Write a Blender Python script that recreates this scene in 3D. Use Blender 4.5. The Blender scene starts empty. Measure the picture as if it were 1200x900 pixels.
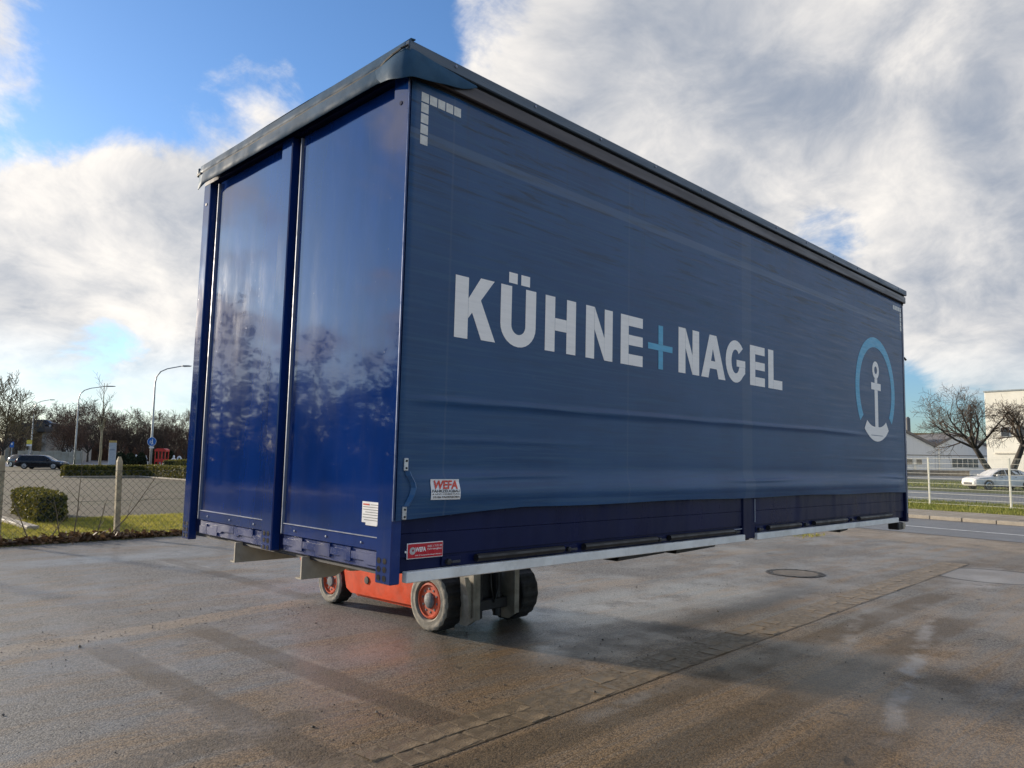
import bpy, bmesh, math, random
import numpy as np
from mathutils import Matrix, Vector
R = math.radians
S = bpy.context.scene
COL = S.collection

# ------------------------------------------------------------------ camera
CAM = Vector((-2.2462, -3.0623, 1.8))
YAW, PITCH, ROLL = R(45.109), R(5.606), R(0.75)
FPX = 884.37


def basis(yaw, pitch, roll):
    f = Vector((math.cos(pitch) * math.cos(yaw), math.cos(pitch) * math.sin(yaw), math.sin(pitch)))
    r = Vector((math.sin(yaw), -math.cos(yaw), 0))
    u = r.cross(f)
    c, s = math.cos(roll), math.sin(roll)
    return c * r + s * u, -s * r + c * u, f


cr, cu, cf = basis(YAW, PITCH, ROLL)
cd = bpy.data.cameras.new('camera')
cd.sensor_width = 36
cd.lens = 36 * FPX / 1200
cd.clip_end = 6000
cam = bpy.data.objects.new('camera', cd)
COL.objects.link(cam)
M = Matrix((cr, cu, -cf)).transposed().to_4x4()
M.translation = CAM
cam.matrix_world = M
S.camera = cam
S.render.resolution_x, S.render.resolution_y = 1024, 768

# ------------------------------------------------------------------ sky, sun, exposure
SUN_EL, SUN_AZ = R(11.5), R(-14)          # azimuth clockwise from +Y
SUN_STRENGTH = 2.9
SKY_STRENGTH = 0.11
S.view_settings.view_transform = 'Standard'
S.view_settings.look = 'None'
S.view_settings.exposure = 1.20
S.view_settings.gamma = 1
S.view_settings.use_curve_mapping = False
SUN_DIR = Vector((math.sin(SUN_AZ) * math.cos(SUN_EL), math.cos(SUN_AZ) * math.cos(SUN_EL), math.sin(SUN_EL)))

sl = bpy.data.lights.new('sun', 'SUN')
sl.energy = SUN_STRENGTH
sl.angle = R(3.5)
sl.color = (1.0, 0.87, 0.70)
so = bpy.data.objects.new('sun', sl)
COL.objects.link(so)
so.rotation_euler = SUN_DIR.to_track_quat('Z', 'Y').to_euler()
so.location = (-20, 30, 20)


class NG:
    """terse node-graph writer"""
    def __init__(s, tree):
        s.t = tree
        s.n = tree.nodes
        s.l = tree.links

    def put(s, sock, v):
        if v is None:
            return
        if isinstance(v, bpy.types.NodeSocket):
            s.l.new(v, sock)
        else:
            if hasattr(sock.default_value, '__len__') and not hasattr(v, '__len__'):
                v = (v,) * len(sock.default_value)
            if hasattr(v, '__len__') and len(sock.default_value) == 4 and len(v) == 3:
                v = tuple(v) + (1,)
            sock.default_value = v

    def node(s, typ, **kw):
        n = s.n.new(typ)
        for k, v in kw.items():
            setattr(n, k, v)
        return n

    def math(s, op, a, b=None, c=None, clamp=False):
        n = s.node('ShaderNodeMath', operation=op, use_clamp=clamp)
        s.put(n.inputs[0], a); s.put(n.inputs[1], b)
        if c is not None:
            s.put(n.inputs[2], c)
        return n.outputs[0]

    def vm(s, op, a, b=None, scale=None):
        n = s.node('ShaderNodeVectorMath', operation=op)
        s.put(n.inputs[0], a)
        if b is not None:
            s.put(n.inputs[1], b)
        if scale is not None:
            s.put(n.inputs[3], scale)
        return n.outputs['Value'] if op in ('DOT_PRODUCT', 'LENGTH', 'DISTANCE') else n.outputs[0]

    def noise(s, vec, scale, detail=4, rough=0.55, dist=0.0, out='Fac'):
        n = s.node('ShaderNodeTexNoise')
        s.put(n.inputs['Vector'], vec); s.put(n.inputs['Scale'], scale)
        s.put(n.inputs['Detail'], detail); s.put(n.inputs['Roughness'], rough); s.put(n.inputs['Distortion'], dist)
        return n.outputs[out]

    def voro(s, vec, scale, feature='F1', out='Distance'):
        n = s.node('ShaderNodeTexVoronoi', feature=feature)
        s.put(n.inputs['Vector'], vec); s.put(n.inputs['Scale'], scale)
        return n.outputs[out]

    def sstep(s, v, a, b, lo=0.0, hi=1.0):
        n = s.node('ShaderNodeMapRange', interpolation_type='SMOOTHSTEP')
        s.put(n.inputs[0], v); s.put(n.inputs[1], a); s.put(n.inputs[2], b)
        s.put(n.inputs[3], lo); s.put(n.inputs[4], hi)
        return n.outputs[0]

    def mix(s, f, a, b, mode='MIX'):
        n = s.node('ShaderNodeMix', data_type='RGBA', blend_type=mode)
        s.put(n.inputs[0], f); s.put(n.inputs[6], a); s.put(n.inputs[7], b)
        return n.outputs[2]

    def sep(s, v):
        n = s.node('ShaderNodeSeparateXYZ'); s.put(n.inputs[0], v)
        return n.outputs

    def comb(s, x, y, z):
        n = s.node('ShaderNodeCombineXYZ')
        s.put(n.inputs[0], x); s.put(n.inputs[1], y); s.put(n.inputs[2], z)
        return n.outputs[0]

    def bump(s, h, strength=0.5, dist=0.01, normal=None):
        n = s.node('ShaderNodeBump')
        s.put(n.inputs['Strength'], strength); s.put(n.inputs['Distance'], dist); s.put(n.inputs['Height'], h)
        if normal is not None:
            s.put(n.inputs['Normal'], normal)
        return n.outputs[0]


def pix_dir(x, y):
    return (cf + cr * ((x - 600) / FPX) - cu * ((y - 450) / FPX)).normalized()


def build_world():
    w = bpy.data.worlds.new('World')
    S.world = w
    w.use_nodes = True
    g = NG(w.node_tree)
    for n in list(g.n):
        g.n.remove(n)
    out = g.node('ShaderNodeOutputWorld')
    bg = g.node('ShaderNodeBackground')
    bg.inputs['Strength'].default_value = SKY_STRENGTH
    g.l.new(bg.outputs[0], out.inputs[0])
    sky = g.node('ShaderNodeTexSky', sky_type='NISHITA')
    sky.sun_disc = False
    sky.sun_elevation = SUN_EL
    sky.sun_rotation = SUN_AZ
    sky.altitude = 100
    sky.air_density = 1.0
    sky.dust_density = 0.5
    sky.ozone_density = 2.5
    d = g.vm('NORMALIZE', g.node('ShaderNodeTexCoord').outputs['Generated'])
    dx, dy, dz = g.sep(d)[:3]
    k = g.math('DIVIDE', 1.0, g.math('ADD', g.math('MAXIMUM', dz, 0.0), 0.42))
    P = g.comb(g.math('MULTIPLY', dx, k), g.math('MULTIPLY', dy, k), 0.37)
    warp = g.vm('SCALE', g.vm('SUBTRACT', g.noise(P, 1.7, 3, out='Color'), (0.5, 0.5, 0.5)), scale=0.35)
    Pw = g.vm('ADD', P, warp)

    def dens(vec):
        a = g.noise(vec, 1.5, 1, 0.5)
        b = g.noise(vec, 3.4, 7, 0.62)
        return g.math('ADD', g.math('MULTIPLY', a, 0.48), g.math('MULTIPLY', b, 0.52))
    n0 = dens(Pw)
    off = Vector((SUN_DIR.x, SUN_DIR.y, 0)).normalized() * 0.10
    n1 = dens(g.vm('ADD', Pw, tuple(off)))
    bias = None
    blobs = [((300, 25), 15, -.18), ((150, 60), 11, -.10), ((470, 110), 8, -.07), ((1015, 240), 8, -.13), ((640, 30), 6, -.09), ((560, 60), 6, -.05),
             ((290, 190), 11, .17), ((60, 250), 9, .05), ((70, 380), 12, .16), ((0, 30), 6, .06),
             ((820, 150), 20, .26), ((1180, 90), 14, .16), ((1140, 330), 9, .20), ((1110, 455), 6, -.14), ((1000, 60), 12, .06), ((1150, 385), 7, .12),
             ((110, 480), 8, -.08)]
    for (x, y), rad, amp in blobs:
        b = g.sstep(g.vm('DOT_PRODUCT', d, tuple(pix_dir(x, y))), math.cos(R(rad)), 1.0, 0.0, amp)
        bias = b if bias is None else g.math('ADD', bias, b)
    dn = g.math('ADD', n0, bias)
    cover = g.sstep(dn, 0.465, 0.575)
    thick = g.sstep(dn, 0.56, 0.92)
    fine = g.noise(Pw, 6.5, 5, 0.62)
    lit = g.math('MULTIPLY_ADD', g.math('SUBTRACT', n0, n1), 3.4, 0.56)
    lit = g.math('SUBTRACT', lit, g.math('MULTIPLY', thick, 0.60))
    lit = g.math('ADD', lit, g.math('MULTIPLY_ADD', fine, 1.1, -0.55))
    lit = g.sstep(lit, -0.42, 1.20)
    cc = g.mix(lit, (1.30, 1.50, 1.86), (4.6, 4.32, 3.95))
    # towards the horizon clouds sink into paler air
    low = g.sstep(dz, 0.02, 0.16)
    cover = g.math('MULTIPLY', cover, g.math('MULTIPLY_ADD', low, 0.65, 0.35))
    col = g.mix(g.math('MULTIPLY', cover, 0.97), g.mix(1.0, sky.outputs[0], g.mix(g.sstep(dz, 0.0, 0.30), (0.50, 0.62, 0.80), (0.56, 0.70, 0.88)), 'MULTIPLY'), cc)
    g.put(bg.inputs['Color'], col)


build_world()
S.render.engine = 'CYCLES'
S.cycles.max_bounces = 6
S.cycles.diffuse_bounces = 3
S.cycles.glossy_bounces = 3
S.cycles.transmission_bounces = 2

# ------------------------------------------------------------------ materials
MATS = {}


def mat(name, color, rough=0.5, metal=0.0, var=0.15, vscale=6.0, bump=0.0, bscale=40.0, coat=0.0, dirt=None, dirt_amt=0.35,
        spec=0.5, transl=None, stretch=None, rvar=0.12):
    if name in MATS:
        return MATS[name]
    m = bpy.data.materials.new(name)
    m.use_nodes = True
    g = NG(m.node_tree)
    b = g.n['Principled BSDF']
    v = g.node('ShaderNodeTexCoord').outputs['Object']
    if stretch:
        v = g.vm('MULTIPLY', v, stretch)
    n = g.noise(v, vscale, 5, 0.6)
    hi = tuple(min(1, c * (1 + var)) for c in color)
    lo = tuple(c * (1 - var) for c in color)
    c = g.mix(g.sstep(n, 0.3, 0.7), lo, hi)
    if dirt:
        dm = g.sstep(g.noise(v, vscale * 0.6 + 0.7, 8, 0.7, 0.6), 0.48, 0.75, 0.0, dirt_amt)
        c = g.mix(dm, c, dirt)
    g.put(b.inputs['Base Color'], c)
    g.put(b.inputs['Roughness'], g.sstep(g.noise(v, vscale * 1.7, 4), 0.3, 0.7, max(0.03, rough - rvar), min(1, rough + rvar)))
    b.inputs['Metallic'].default_value = metal
    b.inputs['Specular IOR Level'].default_value = spec
    if coat:
        b.inputs['Coat Weight'].default_value = coat
        b.inputs['Coat Roughness'].default_value = 0.06
    if bump:
        g.put(b.inputs['Normal'], g.bump(g.noise(v, bscale, 4, 0.6), bump, 0.01))
    MATS[name] = m
    return m


def leaf_mat(name, c1, c2, scale=3.0, transl=0.25):
    if name in MATS:
        return MATS[name]
    m = bpy.data.materials.new(name)
    m.use_nodes = True
    g = NG(m.node_tree)
    b = g.n['Principled BSDF']
    P = g.node('ShaderNodeNewGeometry').outputs['Position']
    n = g.noise(P, scale, 3)
    n2 = g.noise(P, scale * 14, 2)
    f = g.sstep(g.math('ADD', g.math('MULTIPLY', n, 0.5), g.math('MULTIPLY', n2, 0.5)), 0.36, 0.64)
    c = g.mix(f, c1, c2)
    g.put(b.inputs['Base Color'], c)
    b.inputs['Roughness'].default_value = 0.65
    b.inputs['Specular IOR Level'].default_value = 0.3
    tr = g.node('ShaderNodeBsdfTranslucent')
    g.put(tr.inputs[0], c)
    ms = g.node('ShaderNodeMixShader')
    ms.inputs[0].default_value = transl
    g.l.new(b.outputs[0], ms.inputs[1]); g.l.new(tr.outputs[0], ms.inputs[2])
    g.l.new(ms.outputs[0], g.n['Material Output'].inputs[0])
    MATS[name] = m
    return m


def seg_mask(g, P, p0, p1, w, wob=None, soft=0.5, endsoft=0.25):
    a, b = Vector(p0), Vector(p1)
    L = (b - a).length
    t = (b - a) / L
    nrm = Vector((-t.y, t.x))
    rel = g.vm('SUBTRACT', P, (a.x, a.y, 0))
    u = g.vm('DOT_PRODUCT', rel, (t.x, t.y, 0))
    v = g.vm('DOT_PRODUCT', rel, (nrm.x, nrm.y, 0))
    if wob is not None:
        v = g.math('ADD', v, wob)
    av = g.math('ABSOLUTE', v)
    m = g.sstep(av, w, w * soft, 0.0, 1.0)
    m = g.math('MULTIPLY', m, g.sstep(u, -endsoft, endsoft))
    m = g.math('MULTIPLY', m, g.sstep(u, L + endsoft, L - endsoft))
    return m, u, v


def asphalt_yard():
    m = bpy.data.materials.new('wet_asphalt')
    m.use_nodes = True
    g = NG(m.node_tree)
    b = g.n['Principled BSDF']
    P = g.node('ShaderNodeNewGeometry').outputs['Position']
    big = g.noise(P, 0.35, 3, 0.55)
    mid = g.noise(P, 1.6, 5, 0.64)
    fine = g.noise(P, 24, 3, 0.7)
    vn = g.node('ShaderNodeTexVoronoi')
    g.put(vn.inputs['Vector'], P)
    vn.inputs['Scale'].default_value = 88
    cell = g.sep(vn.outputs['Color'])[0]
    grit = vn.outputs['Distance']
    speck = g.noise(P, 190, 2, 0.7)
    streak = g.noise(g.vm('MULTIPLY', P, (0.40, 3.0, 1)), 1.1, 4, 0.62, 0.5)
    lines = g.noise(g.vm('MULTIPLY', P, (0.22, 11.0, 1)), 1.4, 4, 0.7, 0.25)
    # bound aggregate: each stone its own grey, dark binder between
    c = g.mix(g.sstep(cell, 0.1, 0.95), (0.080, 0.073, 0.064), (0.285, 0.260, 0.224))
    c = g.mix(g.sstep(speck, 0.56, 0.38, 0, 0.40), c, (0.028, 0.026, 0.024))
    c = g.mix(g.sstep(mid, 0.4, 0.72, 0, 0.35), c, (0.175, 0.158, 0.134))
    film = g.math('MULTIPLY', g.sstep(g.noise(P, 0.75, 5, 0.64, 0.8), 0.5, 0.74), 0.45)
    c = g.mix(g.math('MULTIPLY', film, g.sstep(lines, 0.3, 0.6, 0.3, 1.0)), c, (0.27, 0.26, 0.245))
    wob = g.math('MULTIPLY_ADD', g.noise(P, 2.2, 4, 0.65), 0.30, -0.15)
    sx, sy = g.sep(P)[:2]
    # silt lies thickest where the trucks turn, in front of the box
    near = g.math('MULTIPLY', g.sstep(sy, 3.2, 0.6), g.sstep(sx, 9.0, 2.0))
    silt = g.math('ADD', g.math('MULTIPLY', streak, 0.55), g.math('MULTIPLY', big, 0.45))
    silt = g.math('ADD', silt, g.math('MULTIPLY', near, 0.20))
    silt = g.math('MULTIPLY', g.sstep(silt, 0.44, 0.66, 0.0, 0.86), g.sstep(lines, 0.28, 0.62, 0.45, 1.0))
    tracks = [((2.75, 5.5), (6.5, 5.9), .14, .5),
              ((0.16, 4.8), (0.30, 0.2), .18, .9), ((1.14, 4.9), (1.25, 0.7), .18, .85), ((2.86, 10.4), (2.86, 5.6), .15, .65),
              ((-0.9, 1.66), (0.75, 1.80), .17, .8), ((0.4, 0.35), (9.5, 0.28), .22, .85), ((0.9, -0.35), (8.0, -0.42), .24, .8),
              ((0.6, -1.0), (5.0, -1.1), .3, .6), ((9.5, 1.0), (17, 0.4), 0.7, .55), ((3.2, 2.25), (8.5, 1.95), .10, .5)]
    tot = silt
    rim = None
    for q, (p0, p1, w, a) in enumerate(tracks):
        mk, u, v = seg_mask(g, P, p0, p1, w, g.math('MULTIPLY', wob, 0.4), 0.6)
        if q in (1, 2, 3):
            e = g.sstep(g.math('ABSOLUTE', g.math('SUBTRACT', g.math('ABSOLUTE', v), w * 1.0)), 0.055, 0.0)
            e = g.math('MULTIPLY', e, g.math('MULTIPLY', g.sstep(u, 0.0, 0.4), g.sstep(mid, 0.47, 0.62)))
            e = g.math('MULTIPLY', e, g.sstep(u, 4.2, 3.6))
            rim = e if rim is None else g.math('MAXIMUM', rim, e)
        mk = g.math('MULTIPLY', mk, g.math('MULTIPLY', a, g.sstep(fine, 0.25, 0.6, 0.6, 1.0)))
        trk = mk if q == 0 else g.math('MAXIMUM', trk, mk)
    tread = None
    for p0, p1, w in [((-0.9, 1.66), (0.9, 1.82), .13), ((0.16, 3.2), (0.30, 0.2), .12)]:
        mk, u, v = seg_mask(g, P, p0, p1, w, g.math('MULTIPLY', wob, 0.25), 0.8)
        lug = g.math('SINE', g.math('ADD', g.math('MULTIPLY', u, 78.0), g.math('MULTIPLY', g.math('ABSOLUTE', v), 40.0)))
        t = g.math('MULTIPLY', mk, g.sstep(lug, -0.2, 0.5))
        tread = t if tread is None else g.math('MAXIMUM', tread, t)
    tread = g.math('MULTIPLY', tread, g.sstep(mid, 0.40, 0.6))
    tex = g.sstep(g.math('ADD', g.math('MULTIPLY', fine, 0.45), g.math('ADD', g.math('MULTIPLY', cell, 0.25), g.math('MULTIPLY', speck, 0.3))), 0.32, 0.66)
    brown = g.mix(tex, (0.105, 0.060, 0.023), (0.320, 0.196, 0.082))
    c = g.mix(tot, c, brown)
    c = g.mix(trk, c, g.mix(tex, (0.050, 0.033, 0.017), (0.140, 0.096, 0.052)))
    tan = g.mix(tex, (0.15, 0.105, 0.062), (0.37, 0.28, 0.18))
    dryn = g.sstep(g.math('ADD', mid, g.math('MULTIPLY', fine, 0.6)), 0.55, 0.85)
    for p0, p1, w, a in [((-3.0, 4.80), (2.85, 5.50), .24, .9), ((16.2, -6.0), (18.8, 8.5), 1.5, .9)]:
        mk, u, v = seg_mask(g, P, p0, p1, w, wob, 0.5)
        c = g.mix(g.math('MULTIPLY', g.math('MULTIPLY', mk, dryn), a), c, tan)
    c = g.mix(g.math('MULTIPLY', tread, 0.5), c, (0.25, 0.185, 0.12))
    c = g.mix(g.math('MULTIPLY', rim, 0.4), c, (0.33, 0.28, 0.21))
    for p0, p1, w, a in [((3.4, -1.1), (7.6, -0.15), .11, .6), ((10.4, 0.2), (13.5, 0.5), .5, .4), ((6.8, 2.6), (4.6, 2.9), .25, .35), ((5.6, 0.0), (7.0, 0.45), .10, .5), ((2.0, 0.42), (2.9, 0.45), .10, .4)]:
        mk, u, v = seg_mask(g, P, p0, p1, w, wob, 0.2, 0.6)
        c = g.mix(g.math('MULTIPLY', g.math('MULTIPLY', mk, a), g.sstep(mid, 0.38, 0.60)), c, (0.38, 0.365, 0.35))
    # soaked dark seam beside the gutter, oil spots, saw-cut ring
    mk, u, v = seg_mask(g, P, (2.6, 1.55), (9.0, 1.75), .42, wob, 0.1, 1.2)
    c = g.mix(g.math('MULTIPLY', mk, 0.6), c, (0.030, 0.028, 0.027))
    c = g.mix(g.sstep(g.noise(P, 3.3, 3, 0.5), 0.67, 0.72, 0, 0.65), c, (0.026, 0.022, 0.018))
    dist = g.vm('LENGTH', g.vm('SUBTRACT', P, (12.1, 0.25, 0)))
    ring = g.sstep(g.math('ABSOLUTE', g.math('SUBTRACT', dist, 0.86)), 0.07, 0.03)
    c = g.mix(g.math('MULTIPLY', ring, 0.9), c, (0.045, 0.040, 0.035))
    c = g.mix(g.sstep(dist, 0.86, 0.8, 0, 0.6), c, (0.30, 0.29, 0.275))
    g.put(b.inputs['Base Color'], c)
    wet = g.sstep(g.math('ADD', g.math('MULTIPLY', big, 0.5), g.math('MULTIPLY', mid, 0.5)), 0.42, 0.60, 0.0, 0.7)
    for p0, p1, w in [((3.8, 2.9), (8.5, 2.6), 1.4), ((-1.0, 11.4), (4.0, 10.9), 0.8), ((1.4, 2.5), (3.8, 2.4), 1.3)]:
        mk, u, v = seg_mask(g, P, p0, p1, w, wob, 0.3, 0.8)
        wet = g.math('MAXIMUM', wet, g.math('MULTIPLY', mk, g.sstep(mid, 0.3, 0.55, 0.4, 1.0)))
    rough = g.math('MULTIPLY_ADD', wet, -0.30, 0.62)
    rough = g.math('ADD', rough, g.math('MULTIPLY', speck, 0.10))
    g.put(b.inputs['Roughness'], rough)
    b.inputs['Specular IOR Level'].default_value = 0.5
    h = g.math('ADD', g.math('MULTIPLY', speck, 0.45), g.math('MULTIPLY', grit, -0.75))
    h = g.math('ADD', h, g.math('MULTIPLY', fine, 1.0))
    g.put(b.inputs['Normal'], g.bump(h, 0.50, 0.006))
    g.put(b.inputs['Coat Weight'], g.math('MULTIPLY', wet, 0.34))
    b.inputs['Coat Roughness'].default_value = 0.26
    b.inputs['Coat IOR'].default_value = 1.33
    g.put(b.inputs['Coat Normal'], g.bump(fine, 0.25, 0.004))
    return m


def plain_ground(name, c1, c2, c3, scale, rough=0.8, bump=0.4, bscale=40, brick=None):
    m = bpy.data.materials.new(name)
    m.use_nodes = True
    g = NG(m.node_tree)
    b = g.n['Principled BSDF']
    P = g.node('ShaderNodeNewGeometry').outputs['Position']
    c = g.mix(g.sstep(g.noise(P, scale * 6, 5, 0.65), 0.3, 0.7), c1, c2)
    c = g.mix(g.sstep(g.noise(P, scale, 5, 0.6), 0.45, 0.68), c, c3)
    h = g.noise(P, bscale, 4, 0.65)
    if brick:
        t = g.node('ShaderNodeTexBrick')
        g.put(t.inputs['Vector'], P)
        t.inputs['Scale'].default_value = 1.0
        t.inputs['Brick Width'].default_value = brick[0]
        t.inputs['Row Height'].default_value = brick[1]
        t.inputs['Mortar Size'].default_value = 0.008
        c = g.mix(g.math('MULTIPLY', t.outputs['Fac'], 0.6), c, (0.05, 0.045, 0.035))
        c = g.mix(0.25, c, g.mix(g.voro(g.vm('MULTIPLY', P, (1 / brick[0], 1 / brick[1], 0)), 1.0, out='Distance'), (.05, .042, .03), (.18, .15, .10)))
    g.put(b.inputs['Base Color'], c)
    b.inputs['Roughness'].default_value = rough
    b.inputs['Specular IOR Level'].default_value = 0.2 if rough > .5 else 0.5
    g.put(b.inputs['Normal'], g.bump(h, bump, 0.02))
    return m


# ------------------------------------------------------------------ mesh helpers
class MB:
    def __init__(s):
        s.v = []
        s.f = []

    def add(s, vs, fs):
        o = len(s.v)
        s.v += [tuple(v) for v in vs]
        s.f += [tuple(i + o for i in f) for f in fs]
        return s

    def box(s, x0, x1, y0, y1, z0, z1, b=0.0, rot=None):
        if b <= 0:
            vs = [(x, y, z) for x in (x0, x1) for y in (y0, y1) for z in (z0, z1)]
            fs = [(0, 1, 3, 2), (4, 6, 7, 5), (0, 4, 5, 1), (2, 3, 7, 6), (0, 2, 6, 4), (1, 5, 7, 3)]
        else:
            bm = bmesh.new()
            bmesh.ops.create_cube(bm, size=1, matrix=Matrix.Translation(((x0 + x1) / 2, (y0 + y1) / 2, (z0 + z1) / 2)) @ Matrix.Diagonal((x1 - x0, y1 - y0, z1 - z0, 1)))
            bmesh.ops.bevel(bm, geom=bm.edges[:], offset=b, segments=1, affect='EDGES')
            bm.verts.index_update()
            vs = [v.co.copy() for v in bm.verts]
            fs = [[v.index for v in f.verts] for f in bm.faces]
            bm.free()
        if rot is not None:
            vs = [rot @ Vector(v) for v in vs]
        return s.add(vs, fs)

    def tube(s, pts, rad, n=6, cap=True):
        pts = [Vector(p) for p in pts]
        if not hasattr(rad, '__len__'):
            rad = [rad] * len(pts)
        rings = []
        up = None
        for i, p in enumerate(pts):
            d = (pts[min(i + 1, len(pts) - 1)] - pts[max(i - 1, 0)])
            if d.length < 1e-9:
                d = Vector((0, 0, 1))
            d.normalize()
            if up is None:
                up = Vector((0, 0, 1)) if abs(d.z) < 0.9 else Vector((1, 0, 0))
            a = d.cross(up)
            if a.length < 1e-6:
                a = d.cross(Vector((0.3, 1, 0.2)))
            a.normalize()
            c = a.cross(d)
            up = c
            rings.append([p + (a * math.cos(2 * math.pi * k / n) + c * math.sin(2 * math.pi * k / n)) * rad[i] for k in range(n)])
        vs = [v for r in rings for v in r]
        fs = []
        for i in range(len(rings) - 1):
            for k in range(n):
                k2 = (k + 1) % n
                fs.append((i * n + k, i * n + k2, (i + 1) * n + k2, (i + 1) * n + k))
        if cap:
            fs.append(tuple(range(n - 1, -1, -1)))
            o = (len(rings) - 1) * n
            fs.append(tuple(o + k for k in range(n)))
        return s.add(vs, fs)

    def lathe(s, profile, n, origin=(0, 0, 0), axis='X'):
        """profile: (axial, radius)"""
        o = Vector(origin)
        vs = []
        for a, r in profile:
            for k in range(n):
                t = 2 * math.pi * k / n
                c_, s_ = r * math.cos(t), r * math.sin(t)
                if axis == 'X':
                    vs.append(o + Vector((a, c_, s_)))
                elif axis == 'Y':
                    vs.append(o + Vector((c_, a, s_)))
                else:
                    vs.append(o + Vector((c_, s_, a)))
        fs = []
        for i in range(len(profile) - 1):
            for k in range(n):
                k2 = (k + 1) % n
                fs.append((i * n + k, i * n + k2, (i + 1) * n + k2, (i + 1) * n + k))
        if profile[0][1] > 1e-6:
            fs.append(tuple(range(n)))
        if profile[-1][1] > 1e-6:
            o2 = (len(profile) - 1) * n
            fs.append(tuple(o2 + k for k in range(n)))
        return s.add(vs, fs)

    def prism(s, poly, a0, a1, axis='Y'):
        """extrude a 2-D polygon along an axis; poly coords are the two other axes in order"""
        n = len(poly)
        vs = []
        for a in (a0, a1):
            for p, q in poly:
                vs.append({'X': (a, p, q), 'Y': (p, a, q), 'Z': (p, q, a)}[axis])
        fs = [tuple(range(n)), tuple(range(2 * n - 1, n - 1, -1))]
        for i in range(n):
            j = (i + 1) % n
            fs.append((i, n + i, n + j, j))
        return s.add(vs, fs)

    def build(s, name, m, parent=None, smooth=False, fix=True):
        me = bpy.data.meshes.new(name)
        me.from_pydata(s.v, [], s.f)
        if fix and len(s.f) < 60000:
            bm = bmesh.new(); bm.from_mesh(me)
            bmesh.ops.recalc_face_normals(bm, faces=bm.faces[:])
            bm.to_mesh(me); bm.free()
        if smooth:
            me.polygons.foreach_set('use_smooth', [True] * len(me.polygons))
        o = bpy.data.objects.new(name, me)
        if m is not None:
            me.materials.append(m)
        COL.objects.link(o)
        if parent is not None:
            o.parent = parent
        return o


def smooth_angle(o, deg=35):
    me = o.data
    me.polygons.foreach_set('use_smooth', [True] * len(me.polygons))
    me.set_sharp_from_angle(angle=R(deg))
    return o


def thing(name, label, cat, loc=(0, 0, 0), rz=0.0, group=None):
    o = bpy.data.objects.new(name, None)
    o.empty_display_size = 0.2
    COL.objects.link(o)
    o.location = loc
    o.rotation_euler = (0, 0, rz)
    return tag(o, label, cat, group)


def tag(o, label=None, cat=None, group=None, kind=None):
    for k, v in (('label', label), ('category', cat), ('group', group), ('kind', kind)):
        if v:
            o[k] = v
    return o


def copy_tree(o, parent=None):
    c = o.copy()
    COL.objects.link(c)
    c.parent = parent
    for ch in o.children:
        copy_tree(ch, c)
    return c


def text_mesh(body, size, bold=0.0):
    cu_ = bpy.data.curves.new('text', 'FONT')
    cu_.body = body
    cu_.size = size
    cu_.offset = bold
    cu_.resolution_u = 3
    o = bpy.data.objects.new('text', cu_)
    me = bpy.data.meshes.new_from_object(o)
    bpy.data.objects.remove(o)
    bpy.data.curves.remove(cu_)
    vs = [v.co.copy() for v in me.vertices]
    fs = [tuple(p.vertices) for p in me.polygons]
    bpy.data.meshes.remove(me)
    return vs, fs


def flat_text(body, x0, x1, z0, z1, bold=0.0, shear=0.0):
    """lettering scaled to a rectangle, returned as 2-D verts + faces"""
    vs, fs = text_mesh(body, 1.0, bold)
    ax, bx_ = min(v.x for v in vs), max(v.x for v in vs)
    ay, by_ = min(v.y for v in vs), max(v.y for v in vs)
    out = []
    for v in vs:
        q = (v.y - ay) / (by_ - ay)
        out.append((x0 + (v.x - ax) / (bx_ - ax) * (x1 - x0 - abs(shear)) + shear * q, z0 + q * (z1 - z0)))
    return out, fs


rnd = random.Random(7)

# ------------------------------------------------------------------ ground and setting
# road frame on the right: t runs along the road, n away from the yard
RO = Vector((24.5, 3.4))
RT = Vector((0.215, 0.977)).normalized()
RN = Vector((RT.y, -RT.x))


def rp(n, t, z=0.0):
    q = RO + RN * n + RT * t
    return (q.x, q.y, z)


def quad_sheet(name, pts, m, kind='structure'):
    b = MB()
    b.add(pts, [tuple(range(len(pts)))])
    o = b.build(name, m, fix=False)
    if o.data.polygons[0].normal.z < 0:
        o.data.flip_normals()
    o['kind'] = kind
    return o


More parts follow.
